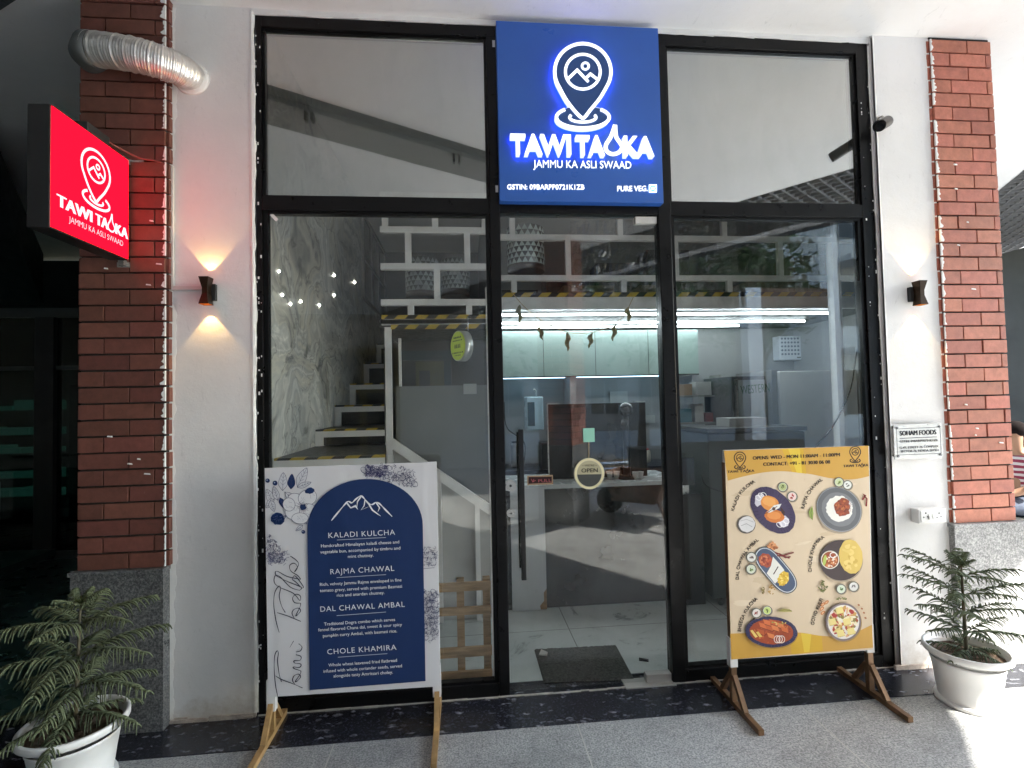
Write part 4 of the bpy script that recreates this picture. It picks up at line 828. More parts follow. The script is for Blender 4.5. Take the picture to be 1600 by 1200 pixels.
for k, (x, z, w_, h_, c) in enumerate(((2.9, 1.022, .1, .14, (.03, .08, .25)), (3.02, 1.022, .12, .1, (.5, .5, .48)), (3.16, 1.022, .09, .17, (.3, .26, .2)), (2.92, 1.282, .13, .12, (.08, .2, .24)), (3.08, 1.282, .08, .16, (.55, .53, .5)), (3.18, 1.282, .1, .08, (.25, .04, .04)), (2.9, 1.522, .16, .1, (.32, .22, .14)), (3.1, 1.522, .14, .12, (.45, .45, .44)))):
    bx(x, x+w_, 1.74, 1.86, z, z+h_).build('packet', M('packet_%d' % k, c, .5, 0, .15), label=['blue', 'pale grey', 'tan', 'teal', 'cream', 'dark red', 'brown', 'light grey'][k]+' packet on the '+['lowest', 'lowest', 'lowest', 'middle', 'middle', 'middle', 'top', 'top'][k]+' shelf of the open rack', cat='packet')
for lab, x0, x1, z0_, z1_, y_ in (('white notice paper taped to the dark cabinet front by the water purifier', 1.62, 1.72, 1.40, 1.54, 2.395), ('framed certificate on the kitchen wall in the right half of the recess', 2.5, 2.68, 1.36, 1.58, 2.395), ('small switch plate on the kitchen wall in the right half of the recess', 2.86, 2.96, 1.25, 1.33, 2.395)): bx(x0, x1, y_, y_+.02, z0_, z1_).build(lab.split()[1] if 'framed' not in lab else 'certificate', M('pale_paper'), label=lab, cat='wall notice')
m = MB(); m.tube(spline([(1.42, 2.38, 1.5), (1.44, 2.36, 1.25), (1.6, 2.3, 1.1), (1.58, 2.2, .9)], 8), .006, 6); m.build('appliance_cable', DARK, label='black cable looping down the recess wall to the back counter', cat='cable')
m = MB(); m.box(1.72, 2.06, 1.93, 2.16, .882, 1.12); m.build('microwave', M('dark_grey_cabinet'), label='dark counter top oven on the back counter behind the smoked screen', cat='oven', bevel=.008)
# things by the glass
PL = thing('wooden_pallet', 'rough wooden pallet frame leaning on the left glass pane behind the menu banner', 'pallet', (.9, .1, 0))
PT = lambda z: .085+.05*(.55-z)*-1+.05
for z0, z1 in ((.50, .545), (.375, .415), (.155, .205), (.03, .08)):
    bx(.58, 1.148, .098, .118, z0, z1).build('slat', WOODX, PL, bevel=.002)
for x in (.62, .965, 1.105): bx(x, x+.04, .119, .15, .01, .56).build('upright', WOOD, PL, bevel=.002)
DM = MB()
mp = [(1.416, .425), (1.915, .408), (1.90, .035), (1.417, .07)]
rnd = random.Random(6); nx, ny = 60, 44; G = {}
for i in range(nx+1):
    for j in range(ny+1):
        u, v = i/nx, j/ny; a = Vector(mp[0]).lerp(Vector(mp[1]), u); b_ = Vector(mp[3]).lerp(Vector(mp[2]), u); p = a.lerp(b_, v); G[i, j] = (p.x, p.y, .018+rnd.uniform(0, .004) if 0 < i < nx and 0 < j < ny else .0085)
for i in range(nx):
    for j in range(ny): DM.face([G[i, j], G[i+1, j], G[i+1, j+1], G[i, j+1]])
def matmat():
    m, n, l, b = newmat('looped_grey_mat'); f = tex(n, l, 70, 5, .8); l.new(ramp(n, l, f, [(.35, (.02, .021, .018, 1)), (.68, (.115, .115, .10, 1))]), b.inputs['Base Color']); b.inputs['Roughness'].default_value = .95; return m
DM.build('doormat', matmat(), label='dark grey rectangular doormat on the floor just inside the door', cat='doormat')
m = MB(); q = at(842, 1033, .33); m.hexa([(1.43, .33, .026), (1.475, .31, .026), (1.485, .35, .027), (1.45, .37, .027)], [(1.43, .33, .03), (1.475, .31, .036), (1.485, .35, .031), (1.45, .37, .04)]); m.build('paper_scrap', PUTTY, label='small scrap of white paper on the corner of the doormat', cat='paper')
m = MB(); m.hexa([(1.99, .22, .009), (2.04, .2, .009), (2.05, .23, .009), (2.0, .25, .009)], [(2.0, .22, .015), (2.03, .2, .02), (2.04, .23, .012), (2.0, .24, .018)]); m.build('black_scrap', DARK, label='tiny black scrap on the white floor tiles right of the doormat', cat='scrap')
def c8(x, y): return (780+x/5.714, 570+y/5.714)
OP = thing('open_sign', 'round cream and grey WE ARE OPEN sign hanging on the glass door', 'sign', (1.67, -.01, 1.12))
q = at(*c8(805, 972), -.012); o = (805, 972)
m = MB(); m.disc((q.x, -.0035, q.z), .082, h=.008, n=48); m.build('disc', M('cream_board', (.52, .50, .40), .5, 0, .05), OP)
e = Art(-.0125, .0003, lambda p: c8(*p)); e.ell(o, 108, 115, (186, 178, 146)); e.poly([(o[0]+108*math.cos(R(a)), o[1]+115*math.sin(R(a))) for a in range(2, 179, 6)], (70, 72, 70))
e.ring(o, 122, 128, 20, (232, 222, 180), n=48); e.text("WE'RE", (762, 908), (850, 906), 18, (50, 50, 48), .01); e.text('OPEN', (735, 962), (880, 958), 38, (28, 30, 32), .02); e.line([(742, 900), (752, 900)], 4, (60, 60, 60)); e.line([(860, 900), (870, 900)], 4, (60, 60, 60))
e.mb.build('lettering', PRINT, OP)
m = MB(); a = at(*c8(800, 690), -.004); m.tube([a, (q.x, -.008, q.z+.08)], .0022, 6); m.build('cord', M('tan_cord', (.45, .34, .2), .8, 0, 0), OP)
a, b_ = at(*c8(748, 567), -.002), at(*c8(852, 688), -.002)
bx(a.x, b_.x, -.006, -.0005, b_.z, a.z).build('sticker_pad', M('mint_green_pad', (.28, .58, .46), .4, 0, .04), label='square mint green pad stuck on the door glass above the open sign', cat='sticker')
a, b_ = at(*c8(250, 992), -.004), at(*c8(480, 1066), -.004)
PS = thing('pull_sign', 'small dark red PULL plate with a tan edge on the door glass', 'sign', (a.x, -.004, a.z))
bx(a.x, b_.x, -.007, -.001, b_.z, a.z).build('plate', M('tan_plate_edge', (.33, .22, .13), .4, 0, 0), PS)
e = Art(-.0075, .0003, lambda p: c8(*p)); e.poly([(262, 1002), (470, 998), (470, 1052), (262, 1062)], (38, 8, 10)); e.text('PULL', (350, 1050), (465, 1044), 28, (170, 90, 95), -.005); e.line([(285, 1018), (300, 1046), (325, 1030)], 5, (170, 90, 95)); e.line([(300, 1046), (310, 1020)], 5, (170, 90, 95)); e.mb.build('lettering', PRINT, PS)
def c6t(x, y): return (760+x/3, 320+y/3)
TO = thing('leaf_garland', 'thin string of dried leaves drooping across the top of the doorway', 'garland', (1.7, .07, 2.1))
s_ = [at(*c6t(*p), .07) for p in ((112, 400), (165, 465), (215, 510), (290, 562), (380, 597), (440, 603), (490, 600), (545, 585), (600, 560), (650, 510), (690, 430))]
m = MB(); m.tube(spline([tuple(p) for p in s_], 5), .0022, 5); m.build('string', M('tan_cord'), TO)
DLF = M('dried_leaf', (.20, .17, .09), .8, 0, .4, 30)
for px, py, ln, k in ((152, 468, 90, .2), (248, 570, 62, .5), (382, 600, 85, -.1), (492, 600, 72, -.3), (606, 562, 76, -.5), (662, 480, 75, .25)):
    a = at(*c6t(px, py), .072); b_ = at(*c6t(px+k*30, py+ln), .075); m = MB(); n = 6; d = b_-a
    L = [a+d*(i/n)+Vector((math.sin(i*1.7+px)*.006, math.sin(i*1.1)*.006, 0)) for i in range(n+1)]; W = [.003, .011, .014, .012, .010, .006, .001]
    for i in range(n): m.face([L[i]+Vector((-W[i], .004, 0)), L[i]+Vector((W[i], -.004, 0)), L[i+1]+Vector((W[i+1], -.003, 0)), L[i+1]+Vector((-W[i+1], .004, 0))])
    lf = m.build('dried_leaf', DLF, TO); sd_ = lf.modifiers.new('s', 'SOLIDIFY'); sd_.thickness = .0015
# ================================================================== MENU STANDEES
def standee(label, Y, quad, legs, legtop, foot, sleeve, name='menu_banner', mat=BRONZE):
    t = thing(name, label, 'menu stand', ((quad[0][0]+quad[1][0])/2, Y, 0), 0)
    a = [at(*p, Y) for p in quad]
    m = MB(); m.hexa([(p.x, Y-.004, p.z) for p in a], [(p.x, Y+.022, p.z) for p in a]); m.build('fabric', M('white_banner_fabric', (.66, .655, .65), .6, 0, .04, 3, .15, 6), t)
    for x, z in zip(legs, sleeve):
        m = MB(); m.box(x-.013, x+.013, Y+.0, Y+.026, .028, legtop); m.build('leg', mat, t)
        m = MB(); m.box(x-.019, x+.019, Y-.003, Y+.030, z, z+.14); m.build('sleeve', M('white_banner_fabric'), t)
        m = MB(); m.box(x-.0125, x+.0125, foot[0], foot[1], .003, .028)
        for sg in (-1, 1):
            m.bar((x, Y+.013+sg*.012, .15), (x, Y+.013+sg*.105, .026), .022, .022, (1, 0, 0))
        m.build('foot', mat, t)
    return t
LM = standee('white floral menu stand with a navy arch panel at the left of the door', -.2, [(414, 733), (682, 722), (688, 1060), (425, 1085)], (.123, .872), 1.15, (-.50, -.015), (.118, .128), mat=M('golden_brown_paint', (.36, .22, .09), .45, .1, .35, 14))
def c2(x, y): return (380+x/2.309, 680+y/2.309)
NB = (30, 52, 96); WH = (232, 233, 238); INK = (62, 64, 100)
A = Art(-.2045, .000025, lambda p: c2(*p))
A.poly([(77, 119), (698, 96), (710, 906), (90, 945)], (214, 213, 216))
# botanical line drawings behind the arch
def leaf(tip, base, wd, fill=None, lw=1.3):
    d = (tip[0]-base[0], tip[1]-base[1]); n = (-d[1], d[0]); f = lambda u, s: (base[0]+d[0]*u+n[0]*s*wd, base[1]+d[1]*u+n[1]*s*wd)
    o = spline([f(0, 0), f(.3, .42), (f(.65, .36)), f(1, 0), f(.65, -.36), f(.3, -.42), f(0, 0)], 5)
    A.poly(o[:-1], fill or (208, 208, 214)); A.line(o[:-1], lw, INK, True); A.line([base, tip], lw*.8, INK)
    for u in (.3, .5, .7): A.line([f(u, 0), f(u+.16, .26)], .8, INK); A.line([f(u, 0), f(u+.16, -.26)], .8, INK)
for tip, base, wd, fl in (((230, 118), (195, 185), .5, None), ((176, 140), (172, 195), .55, NB), ((145, 135), (142, 200), .55, None), ((245, 170), (195, 188), .4, None), ((85, 195), (108, 245), .6, None), ((82, 262), (110, 230), .6, None), ((112, 275), (98, 235), .6, None), ((110, 185), (125, 235), .5, None), ((190, 240), (150, 205), .45, None), ((150, 265), (132, 225), .5, NB), ((230, 320), (212, 305), .6, None), ((190, 345), (215, 325), .5, None)): leaf(tip, base, wd, fl)
for c, r in (((88, 164), 8), ((115, 173), 9), ((217, 349), 7)): A.ell(c, r, r, NB, n=16); A.ell((c[0]-2, c[1]-2), r*.3, r*.3, (170, 175, 200), n=8)
for k, (cx, cy, rx, ry, ro) in enumerate(((190, 235, 30, 24, 30), (232, 225, 34, 28, -20), (185, 280, 34, 26, 10), (238, 278, 36, 30, 20), (205, 300, 30, 20, 0), (165, 250, 24, 22, 80))):
    A.ell((cx, cy), rx, ry, (220, 220, 224), ro, 26, .05, k); A.ring((cx, cy), rx, ry, 1.4, INK, ro); A.scribble((cx-rx*.6, cy-ry*.6, cx+rx*.6, cy+ry*.6), 5, .8, (150, 150, 170), k, 16)
A.ell((216, 260), 11, 11, NB, n=16, wob=.25)
for k in range(22): a = k*.2856; A.line([(216+9*math.cos(a), 260+9*math.sin(a)), (216+(16+k % 3*3)*math.cos(a), 260+(16+k % 3*3)*math.sin(a))], 1.2, INK, up=0)
A.ell((125, 302), 25, 22, NB, 10, 24, .08, 3); A.scribble((106, 288, 144, 318), 40, 1.0, (150, 155, 190), 4, 7); leaf((155, 290), (146, 298), .7); A.ell((240, 200), 17, 11, NB, -15, 18, .12, 5)
A.scribble((85, 360, 150, 460), 150, 1.3, INK, 21, 12, lambda x, y: x-85 < (y-345)*.75 and y > 360); A.scribble((88, 420, 160, 464), 60, 1.2, (90, 92, 125), 22, 14)
A.scribble((432, 108, 620, 215), 360, 1.3, INK, 23, 12, lambda x, y: abs(y-(112+max(0, x-470)*.32)) < 42-abs(x-520)*.12); A.scribble((440, 108, 520, 150), 120, 1.6, (70, 70, 110), 24, 10)
for x in range(432, 620, 14): A.ring((x+4, 118+max(0, x-470)*.34+(x*7 % 13)), 13, 10, 1.4, INK, x*3, 14)
A.scribble((650, 405, 694, 470), 70, 1.2, INK, 25, 12); A.line([(650, 482), (690, 478)], 1.4, INK)
A.scribble((652, 560, 704, 720), 220, 1.3, INK, 26, 12); 
for y in range(570, 715, 20): A.ring((672+(y*3 % 22), y), 16, 10, 1.4, INK, y*2, 14)
A.scribble((655, 715, 700, 740), 14, 1.1, INK, 27, 14)
arch = [(240, 920), (231, 340)]+[(231+(648-231)*(1-math.cos(R(a)))/2, 340-7*(1-math.cos(R(a)))/2*2-(175)*math.sin(R(a))) for a in range(6, 175, 6)]+[(648, 326), (658, 887)]
A.poly(arch, NB, 3)
MT = spline([(318, 308), (345, 275), (370, 246), (380, 239), (392, 244), (405, 232), (424, 219), (438, 230), (452, 246), (466, 250), (480, 242), (495, 250), (512, 268), (537, 293)], 4)
A.line(MT, [2+4*abs(math.sin(k*.55)) for k in range(len(MT))], WH); A.line([(375, 246), (388, 262), (405, 255), (414, 268)], [6, 4, 7, 1], WH); A.line([(424, 222), (412, 240), (410, 262)], [6, 4, 1], WH); A.line([(440, 232), (436, 255), (425, 270), (452, 258)], [5, 3, 1, 1], WH); A.line([(452, 246), (466, 270), (482, 282), (496, 292)], [6, 5, 4, 1], WH); A.line([(480, 244), (492, 262), (486, 276)], [5, 4, 1], WH)
for t_, p0, p1, h_ in (('KALADI KULCHA', (308, 371), (548, 359), 20), ('RAJMA CHAWAL', (315, 502), (545, 489), 20), ('DAL CHAWAL AMBAL', (279, 637), (583, 619), 20), ('CHOLE KHAMIRA', (304, 791), (553, 774), 20)): A.text(t_, p0, p1, h_, WH, -.004, 1.12)
for p, q in (((338, 378), (515, 369)), ((337, 514), (515, 503)), ((337, 651), (515, 638)), ((342, 801), (520, 788))): A.line([p, q], 1.6, (200, 205, 215))
for t_, p0, p1 in (('Handcrafted Himalayan kaladi cheese and', (281, 405), (563, 390)), ('vegetable bun, accompanied by timbru and', (278, 427), (567, 412)), ('mint chutney.', (378, 443), (470, 438)), ('Rich, velvety Jammu Rajma enveloped in fine', (277, 544), (571, 527)), ('tomato gravy, served with premium Basmati', (277, 566), (573, 550)), ('rice and anardan chutney.', (338, 583), (510, 573)), ('Traditional Dogra combo which serves', (292, 687), (548, 670)), ('fennel flavored Chana dal, sweet & sour spicy', (271, 708), (573, 688)), ('pumpkin curry Ambal, with basmati rice.', (288, 729), (555, 711)), ('Whole wheat leavened fried flatbread', (308, 835), (555, 817)), ('infused with whole coriander seeds, served', (290, 857), (573, 837)), ('alongside tasty Amritsari choley.', (326, 874), (540, 860))): A.text(t_, p0, p1, 11.5, WH, .004)
SCR = (38, 42, 62)
def script(P, w0=3.0): 
    s = spline(P, 7); A.line(s, [w0*(.55+.6*abs(math.sin(k*.19))) for k in range(len(s))], SCR)
# "Tawi"
script([(126, 948), (117, 905), (112, 850), (113, 800), (121, 779), (127, 785), (124, 815), (130, 862), (138, 890)]); script([(116, 868), (140, 882), (180, 897), (214, 912)], 3)
script([(186, 898), (178, 884), (184, 868), (200, 862), (207, 872), (196, 886), (188, 888), (206, 862), (208, 850)]); script([(208, 850), (184, 842), (182, 836), (203, 838), (208, 826), (186, 822), (184, 814), (205, 812), (208, 798), (190, 792)])
script([(190, 782), (206, 778), (212, 764), (200, 752)]); script([(168, 766), (182, 742)], 1.6)
# "Tadka"
script([(130, 712), (118, 668), (110, 610), (114, 568), (128, 545), (135, 552), (130, 580), (138, 615), (152, 640)]); script([(122, 640), (160, 652), (208, 672)], 3)
script([(184, 660), (176, 642), (184, 628), (200, 624), (207, 634), (196, 648), (190, 650), (205, 620), (207, 606)]); script([(207, 606), (186, 604), (178, 588), (190, 574), (206, 580), (204, 596), (180, 570), (130, 548), (112, 530), (116, 506), (134, 512), (170, 548), (204, 560)])
script([(204, 560), (208, 548), (160, 528), (122, 508), (116, 494), (126, 492), (160, 510), (208, 520)]); script([(208, 548), (190, 530), (178, 520), (188, 508), (216, 545), (212, 552)]); script([(208, 520), (196, 506), (172, 490), (168, 470), (184, 462), (196, 476), (186, 492), (200, 466), (190, 450), (170, 436)])
A.mb.build('print', PRINT, LM)
RM = standee('cream and mustard food photo menu stand at the right of the door', -.25, [(1132, 704), (1357, 697), (1364, 1015), (1143, 1030)], (2.306, 3.022), 1.18, (-.47, -.005), (.190, .212))
# right hand menu
def pl(p): return p
A = Art(-.2545, .000025); c5 = lambda x, y: (1130+x/5.926, 690+y/5.926); c6 = lambda x, y: (1120+x/6.154, 860+y/6.154)
A.poly([(1132.5, 704), (1356.8, 697), (1363.6, 1015), (1143, 1030)], (214, 194, 166))
rnd = random.Random(8)
for _ in range(16): x, y = rnd.uniform(1145, 1340), rnd.uniform(755, 985); A.ell((x, y), rnd.uniform(10, 30), rnd.uniform(2, 6), rnd.choice([(222, 204, 178), (206, 185, 155), (211, 191, 162), (218, 199, 172)]), rnd.uniform(-12, 12), 18, .2, _, up=1)
MU = (202, 156, 68); YL = (220, 190, 62)
top = [c5(x, y) for x, y in ((6, 84), (1345, 38), (1352, 320))]+[c5(*p) for p in spline([(1352, 320), (1200, 350), (1000, 340), (800, 300), (560, 275), (380, 285), (200, 320), (42, 362)], 5)]
A.poly(top, MU); A.poly([c5(*p) for p in ((540, 66), (740, 60), (770, 298), (640, 282))], (210, 168, 48)); A.poly([c5(*p) for p in ((600, 64), (710, 61), (730, 292), (680, 286))], YL)
bot = [c6(*p) for p in spline([(130, 800), (300, 795), (560, 792), (800, 790), (1000, 820), (1200, 825), (1350, 780), (1492, 715)], 5)]+[c6(*p) for p in ((1503, 935), (140, 1050))]
A.poly(bot, MU); A.poly([c6(*p) for p in ((700, 796), (1010, 822), (1020, 966), (720, 1000))], (208, 166, 46)); A.poly([c6(*p) for p in ((810, 796), (910, 804), (890, 975), (840, 980))], YL)
BK = (45, 33, 20)
for ox, oy, s, sx in ((155, 150, 53, 1), (1222, 95, 50, 1)): pin_art(A, lambda p: c5(ox+p[0]*s, oy+p[1]*s), 1.6, BK, 1.3)
for p0, p1, p2, p3, p4, p5, dx, dy in (((40, 291), (138, 287), (152, 286), (215, 283), (240, 282), (288, 280), 210, 258), ((1112, 238), (1208, 234), (1222, 233), (1278, 230), (1300, 229), (1342, 228), 1272, 205)):
    for t_, a, b_ in (('TAWI', p0, p1), ('TA', p2, p3), ('KA', p4, p5)): A.text(t_, c5(*a), c5(*b_), 4, BK, .09)
    A.line([c5(dx+p[0]*30, dy+p[1]*30) for p in DROP], 1, BK)
A.text('OPENS: WED - MON 11:00AM - 11:00PM', c5(275, 168), c5(1080, 136), 5.6, BK, .07); A.text('CONTACT: +91 - 81 3030 06 08', c5(372, 226), c5(990, 203), 5.6, BK, .07)
for t_, P in (('KALADI KULCHA', [c5(100, 645), c5(135, 545), c5(200, 450), c5(298, 378)]), ('RAJMA CHAWAL', [c5(750, 625), c5(780, 530), c5(835, 440), c5(922, 358)]), ('DAL CHAWAL AMBAL', [c6(212, 282), c6(225, 160), c6(285, 30), c5(330, 915)]), ('CHOLE KHAMIRA', [c6(912, 210), c6(918, 80), c6(960, -50), c5(940, 890)]), ('BHEEGA KULCHA', [c6(232, 782), c6(250, 680), c6(310, 560), c6(395, 470)]), ('GOND KULFI', [c6(935, 720), c6(950, 640), c6(985, 560), c6(1022, 470)])): [A.arc(t_, [(x+o_, y) for x, y in P], 5.4, (50, 36, 26), 0.) for o_ in (-.3, .3)]
s5 = 1/5.926; s6 = 1/6.154
def blobs(c, rx, ry, n, cols, r0, r1, seed):
    rn = random.Random(seed)
    for k in range(n):
        a, q = rn.uniform(0, 6.28), math.sqrt(rn.random()); A.ell((c[0]+rx*q*math.cos(a), c[1]+ry*q*math.sin(a)), rn.uniform(r0, r1), rn.uniform(r0, r1)*.7, rn.choice(cols), rn.uniform(0, 180), 9, .25, seed+k, up=.5)
def dip(c, r, inner, dot, seed): A.ell((c[0]+1, c[1]+1), r*1.03, r*1.03, (150, 135, 115), n=20); A.ell(c, r, r, (70, 78, 76), n=22); A.ell(c, r*.86, r*.86, (205, 205, 190), n=22); A.ell(c, r*.76, r*.76, inner, n=20); blobs(c, r*.35, r*.35, 7, [dot, tuple(int(v*.75) for v in dot)], r*.1, r*.24, seed)
# kaladi kulcha
c = c5(460, 635); A.ell(c, 250*s5, 168*s5, (62, 50, 84), 48, 60, .012, 1)
for k in range(40): a = k*.157; A.line([(c[0]+250*s5*q*math.cos(a)*math.cos(R(48))-168*s5*q*math.sin(a)*math.sin(R(48)), c[1]+250*s5*q*math.cos(a)*math.sin(R(48))+168*s5*q*math.sin(a)*math.cos(R(48))) for q in (.72, .98)], .7, (36, 28, 52), up=0)
A.k += 1; A.ell(c5(340, 540), 46*s5, 60*s5, (200, 196, 205), 20, 16, .2, 2); A.ell(c5(555, 740), 60*s5, 52*s5, (205, 200, 210), 20, 16, .2, 3)
for q in ((325, 520), (350, 500), (375, 495), (520, 770), (555, 765), (585, 735)): A.ring(c5(*q), 28*s5, 20*s5, .9, (240, 238, 240), 40, 16)
A.ell(c5(430, 570), 86*s5, 66*s5, (222, 145, 70), 20, 26, .04, 4); A.ell(c5(425, 555), 62*s5, 42*s5, (232, 165, 92), 15, 22, .08, 5); A.ell(c5(475, 690), 92*s5, 60*s5, (205, 118, 52), 8, 24, .05, 6); A.ell(c5(470, 685), 66*s5, 36*s5, (225, 145, 75), 5, 20, .08, 7)
A.poly([c5(*p) for p in ((400, 660), (470, 590), (540, 575), (520, 615), (440, 655))], (225, 225, 222)); A.ell(c5(468, 622), 16*s5, 16*s5, (70, 60, 60)); A.line([c5(390, 668), c5(500, 600)], 1., (90, 50, 25)); A.poly([c5(*p) for p in ((530, 600), (570, 650), (565, 690), (540, 660))], (60, 30, 25))
dip(c5(551, 420), 46*s5, (178, 186, 130), (95, 110, 50), 50); dip(c5(638, 508), 48*s5, (230, 200, 195), (175, 60, 50), 51)
A.ell(c5(214, 768), 86*s5, 84*s5, (92, 84, 80)); A.ell(c5(220, 765), 76*s5, 74*s5, (214, 212, 212), 0, 24, .04, 9); A.line([c5(165, 780), c5(215, 760), c5(270, 790)], .8, (150, 148, 150)); A.line([c5(160, 735), c5(215, 720), c5(280, 745)], .8, (170, 168, 170))
# rajma chawal
c = c5(1072, 628); A.ell((c[0]+1.2, c[1]+2.2), 212*s5, 210*s5, (165, 150, 130), 50, 40); A.ell(c, 222*s5, 196*s5, (98, 100, 104), 45, 44); A.ring(c, 216*s5, 190*s5, 1.2, (150, 152, 156), 45, 44); A.ell((c[0], c[1]), 168*s5, 150*s5, (122, 124, 128), 45, 40, .01, 1); A.ell(c5(1075, 622), 125*s5, 118*s5, (232, 230, 222), 30, 40, .045, 12); A.ell(c5(1105, 610), 78*s5, 84*s5, (140, 66, 38), 0, 26, .1, 13)
blobs(c5(1095, 610), 62*s5, 70*s5, 46, [(168, 80, 45), (120, 50, 30), (190, 110, 60), (150, 65, 35)], 1.6, 3, 60)
for k in range(9): a = -1.2+k*.3; A.line([c5(1160+14*math.cos(a), 605+30*math.sin(a)), c5(1160+42*math.cos(a), 605+62*math.sin(a))], 1., (238, 232, 228), up=0)
A.k += 1; dip(c5(1072, 376), 46*s5, (196, 205, 160), (130, 150, 80), 52); dip(c5(1152, 402), 44*s5, (225, 225, 220), (150, 150, 140), 53)
A.poly([c5(*p) for p in ((825, 595), (790, 650), (800, 700), (828, 730), (836, 660))], (140, 158, 78)); A.line([c5(822, 610), c5(812, 660), c5(826, 720)], 1., (90, 108, 45))
A.line([c5(*p) for p in ((1290, 540), (1315, 500), (1300, 490), (1330, 530), (1325, 600))], 2.6, (120, 30, 34))
# dal chawal ambal
def rr(c, a, b, rot, f=1.): 
    t = R(rot); out = []
    for k in range(40): q = 2*math.pi*k/40; x = math.copysign(abs(math.cos(q))**.55, math.cos(q))*a*f; y = math.copysign(abs(math.sin(q))**.9, math.sin(q))*b*f; out.append((c[0]+x*math.cos(t)-y*math.sin(t), c[1]+x*math.sin(t)+y*math.cos(t)))
    return out
c = c6(568, 190); A.poly(rr(c, 265*s6, 112*s6, 50), (48, 54, 64)); A.poly(rr(c, 256*s6, 104*s6, 50), (196, 202, 208)); A.poly(rr(c, 246*s6, 96*s6, 50), (66, 82, 110)); A.ell(c6(470, 95), 72*s6, 62*s6, (160, 70, 45), 40, 24, .1, 14); blobs(c6(465, 100), 48*s6, 44*s6, 24, [(190, 88, 55), (130, 45, 30), (205, 120, 80)], 1.6, 3.2, 61)
A.poly([c6(*p) for p in ((540, 60), (620, 150), (650, 190), (590, 290), (560, 320), (480, 220), (520, 150))], (228, 226, 218)); A.line([c6(590, 155), c6(545, 230)], 1.6, (60, 30, 30)); A.ell(c6(640, 270), 72*s6, 50*s6, (218, 180, 60), 120, 22, .12, 15); blobs(c6(645, 268), 45*s6, 60*s6, 30, [(236, 205, 90), (205, 160, 45), (245, 220, 120)], 1.2, 2.2, 62)
dip(c6(333, 66), 50*s6, (218, 215, 208), (120, 100, 95), 54); dip(c6(330, 180), 50*s6, (205, 212, 190), (110, 140, 70), 55); blobs(c5(460, 965), 8, 6, 14, [(190, 120, 70), (215, 150, 100), (150, 85, 45)], 2, 4, 63)
for P in ([(560, 20), (640, 50), (700, 30), (740, 20)], [(580, 50), (640, 55), (700, 75)], [(600, 30), (660, 70), (710, 60)]): A.line([c6(*p) for p in P], 2.2, (112, 34, 36))
blobs(c6(445, 365), 3, 8, 12, [(120, 105, 60), (150, 130, 80)], 1, 2, 64); blobs(c6(525, 380), 5, 8, 14, [(190, 150, 80), (165, 125, 60)], 1, 2, 65)
# chole khamira
c = c6(1195, 95); A.ell((c[0]+1, c[1]+1.5), 205*s6, 198*s6, (165, 150, 130), 0, 44); A.ell(c, 205*s6, 195*s6, (64, 50, 52), 0, 44); A.ell(c6(1290, 60), 112*s6, 168*s6, (216, 186, 98), -8, 32, .03, 16); blobs(c6(1290, 60), 80*s6, 130*s6, 20, [(228, 202, 122), (202, 168, 80), (222, 195, 110)], 2, 6, 66)
A.ell(c6(1090, 90), 88*s6, 88*s6, (222, 216, 204)); A.ell(c6(1090, 90), 79*s6, 79*s6, (150, 80, 40)); blobs(c6(1092, 95), 62*s6, 62*s6, 44, [(190, 108, 58), (215, 145, 95), (150, 60, 35), (235, 215, 190)], 1.3, 2.8, 67); A.ell(c6(1038, 95), 16*s6, 52*s6, (172, 190, 90), 8); A.ring(c6(1120, 45), 5, 4, 1.2, (240, 238, 235))
blobs(c6(1022, 350), 7, 9, 34, [(95, 100, 50), (125, 125, 75), (80, 85, 45)], 1, 2, 68); dip(c6(1196, 372), 48*s6, (205, 215, 195), (90, 130, 60), 56); dip(c6(1316, 348), 50*s6, (220, 218, 214), (130, 125, 125), 57); blobs(c6(1200, 466), 8, 2, 18, [(90, 95, 45), (130, 130, 75)], .8, 1.8, 69)
# bheega kulcha
c = c6(525, 785); A.ell((c[0]+.8, c[1]+1.5), 250*s6, 150*s6, (160, 125, 60), 4, 44); A.ell(c, 250*s6, 148*s6, (44, 42, 80), 4, 60, .012, 2)
for k in range(44): a = k*.1428; A.line([(c[0]+250*s6*q*math.cos(a), c[1]+148*s6*q*math.sin(a)) for q in (.86, .98)], .7, (90, 90, 130), up=0)
A.k += 1; A.ell(c, 212*s6, 118*s6, (158, 66, 32), 4, 44, .02, 3); blobs(c, 195*s6, 105*s6, 80, [(182, 82, 40), (140, 52, 25), (200, 110, 60), (165, 72, 36)], 1.2, 3, 70)
for k, (x, y) in enumerate(((440, 720), (500, 740), (560, 745), (480, 690), (540, 690), (610, 720), (650, 760), (420, 780), (520, 820))): A.poly([c6(x-38, y-30), c6(x+30, y-10), c6(x+40, y+40), c6(x-20, y+20)], [(205, 105, 55), (188, 90, 45), (215, 125, 70)][k % 3]); A.line([c6(x-20, y+20), c6(x+40, y+40)], 1, (120, 45, 22))
A.poly([c6(*p) for p in ((320, 770), (345, 765), (395, 830), (370, 840))], (226, 196, 110)); A.poly([c6(*p) for p in ((375, 785), (400, 780), (440, 830), (410, 835))], (220, 188, 100)); blobs(c6(600, 700), 12, 3, 8, [(205, 180, 100), (140, 150, 70)], 1.2, 2.2, 71)
for x in (580, 602, 625): A.ring(c6(x, 855), 28*s6, 34*s6, 1.2, (235, 215, 205), 0, 20)
dip(c6(382, 602), 48*s6, (222, 212, 206), (150, 70, 60), 58); dip(c6(485, 578), 46*s6, (190, 205, 120), (110, 130, 60), 59); A.poly([c6(*p) for p in ((570, 585), (640, 560), (700, 565), (728, 590), (650, 592))], (168, 160, 90)); A.line([c6(580, 582), c6(650, 572), (c6(720, 580))], 1, (110, 105, 50))
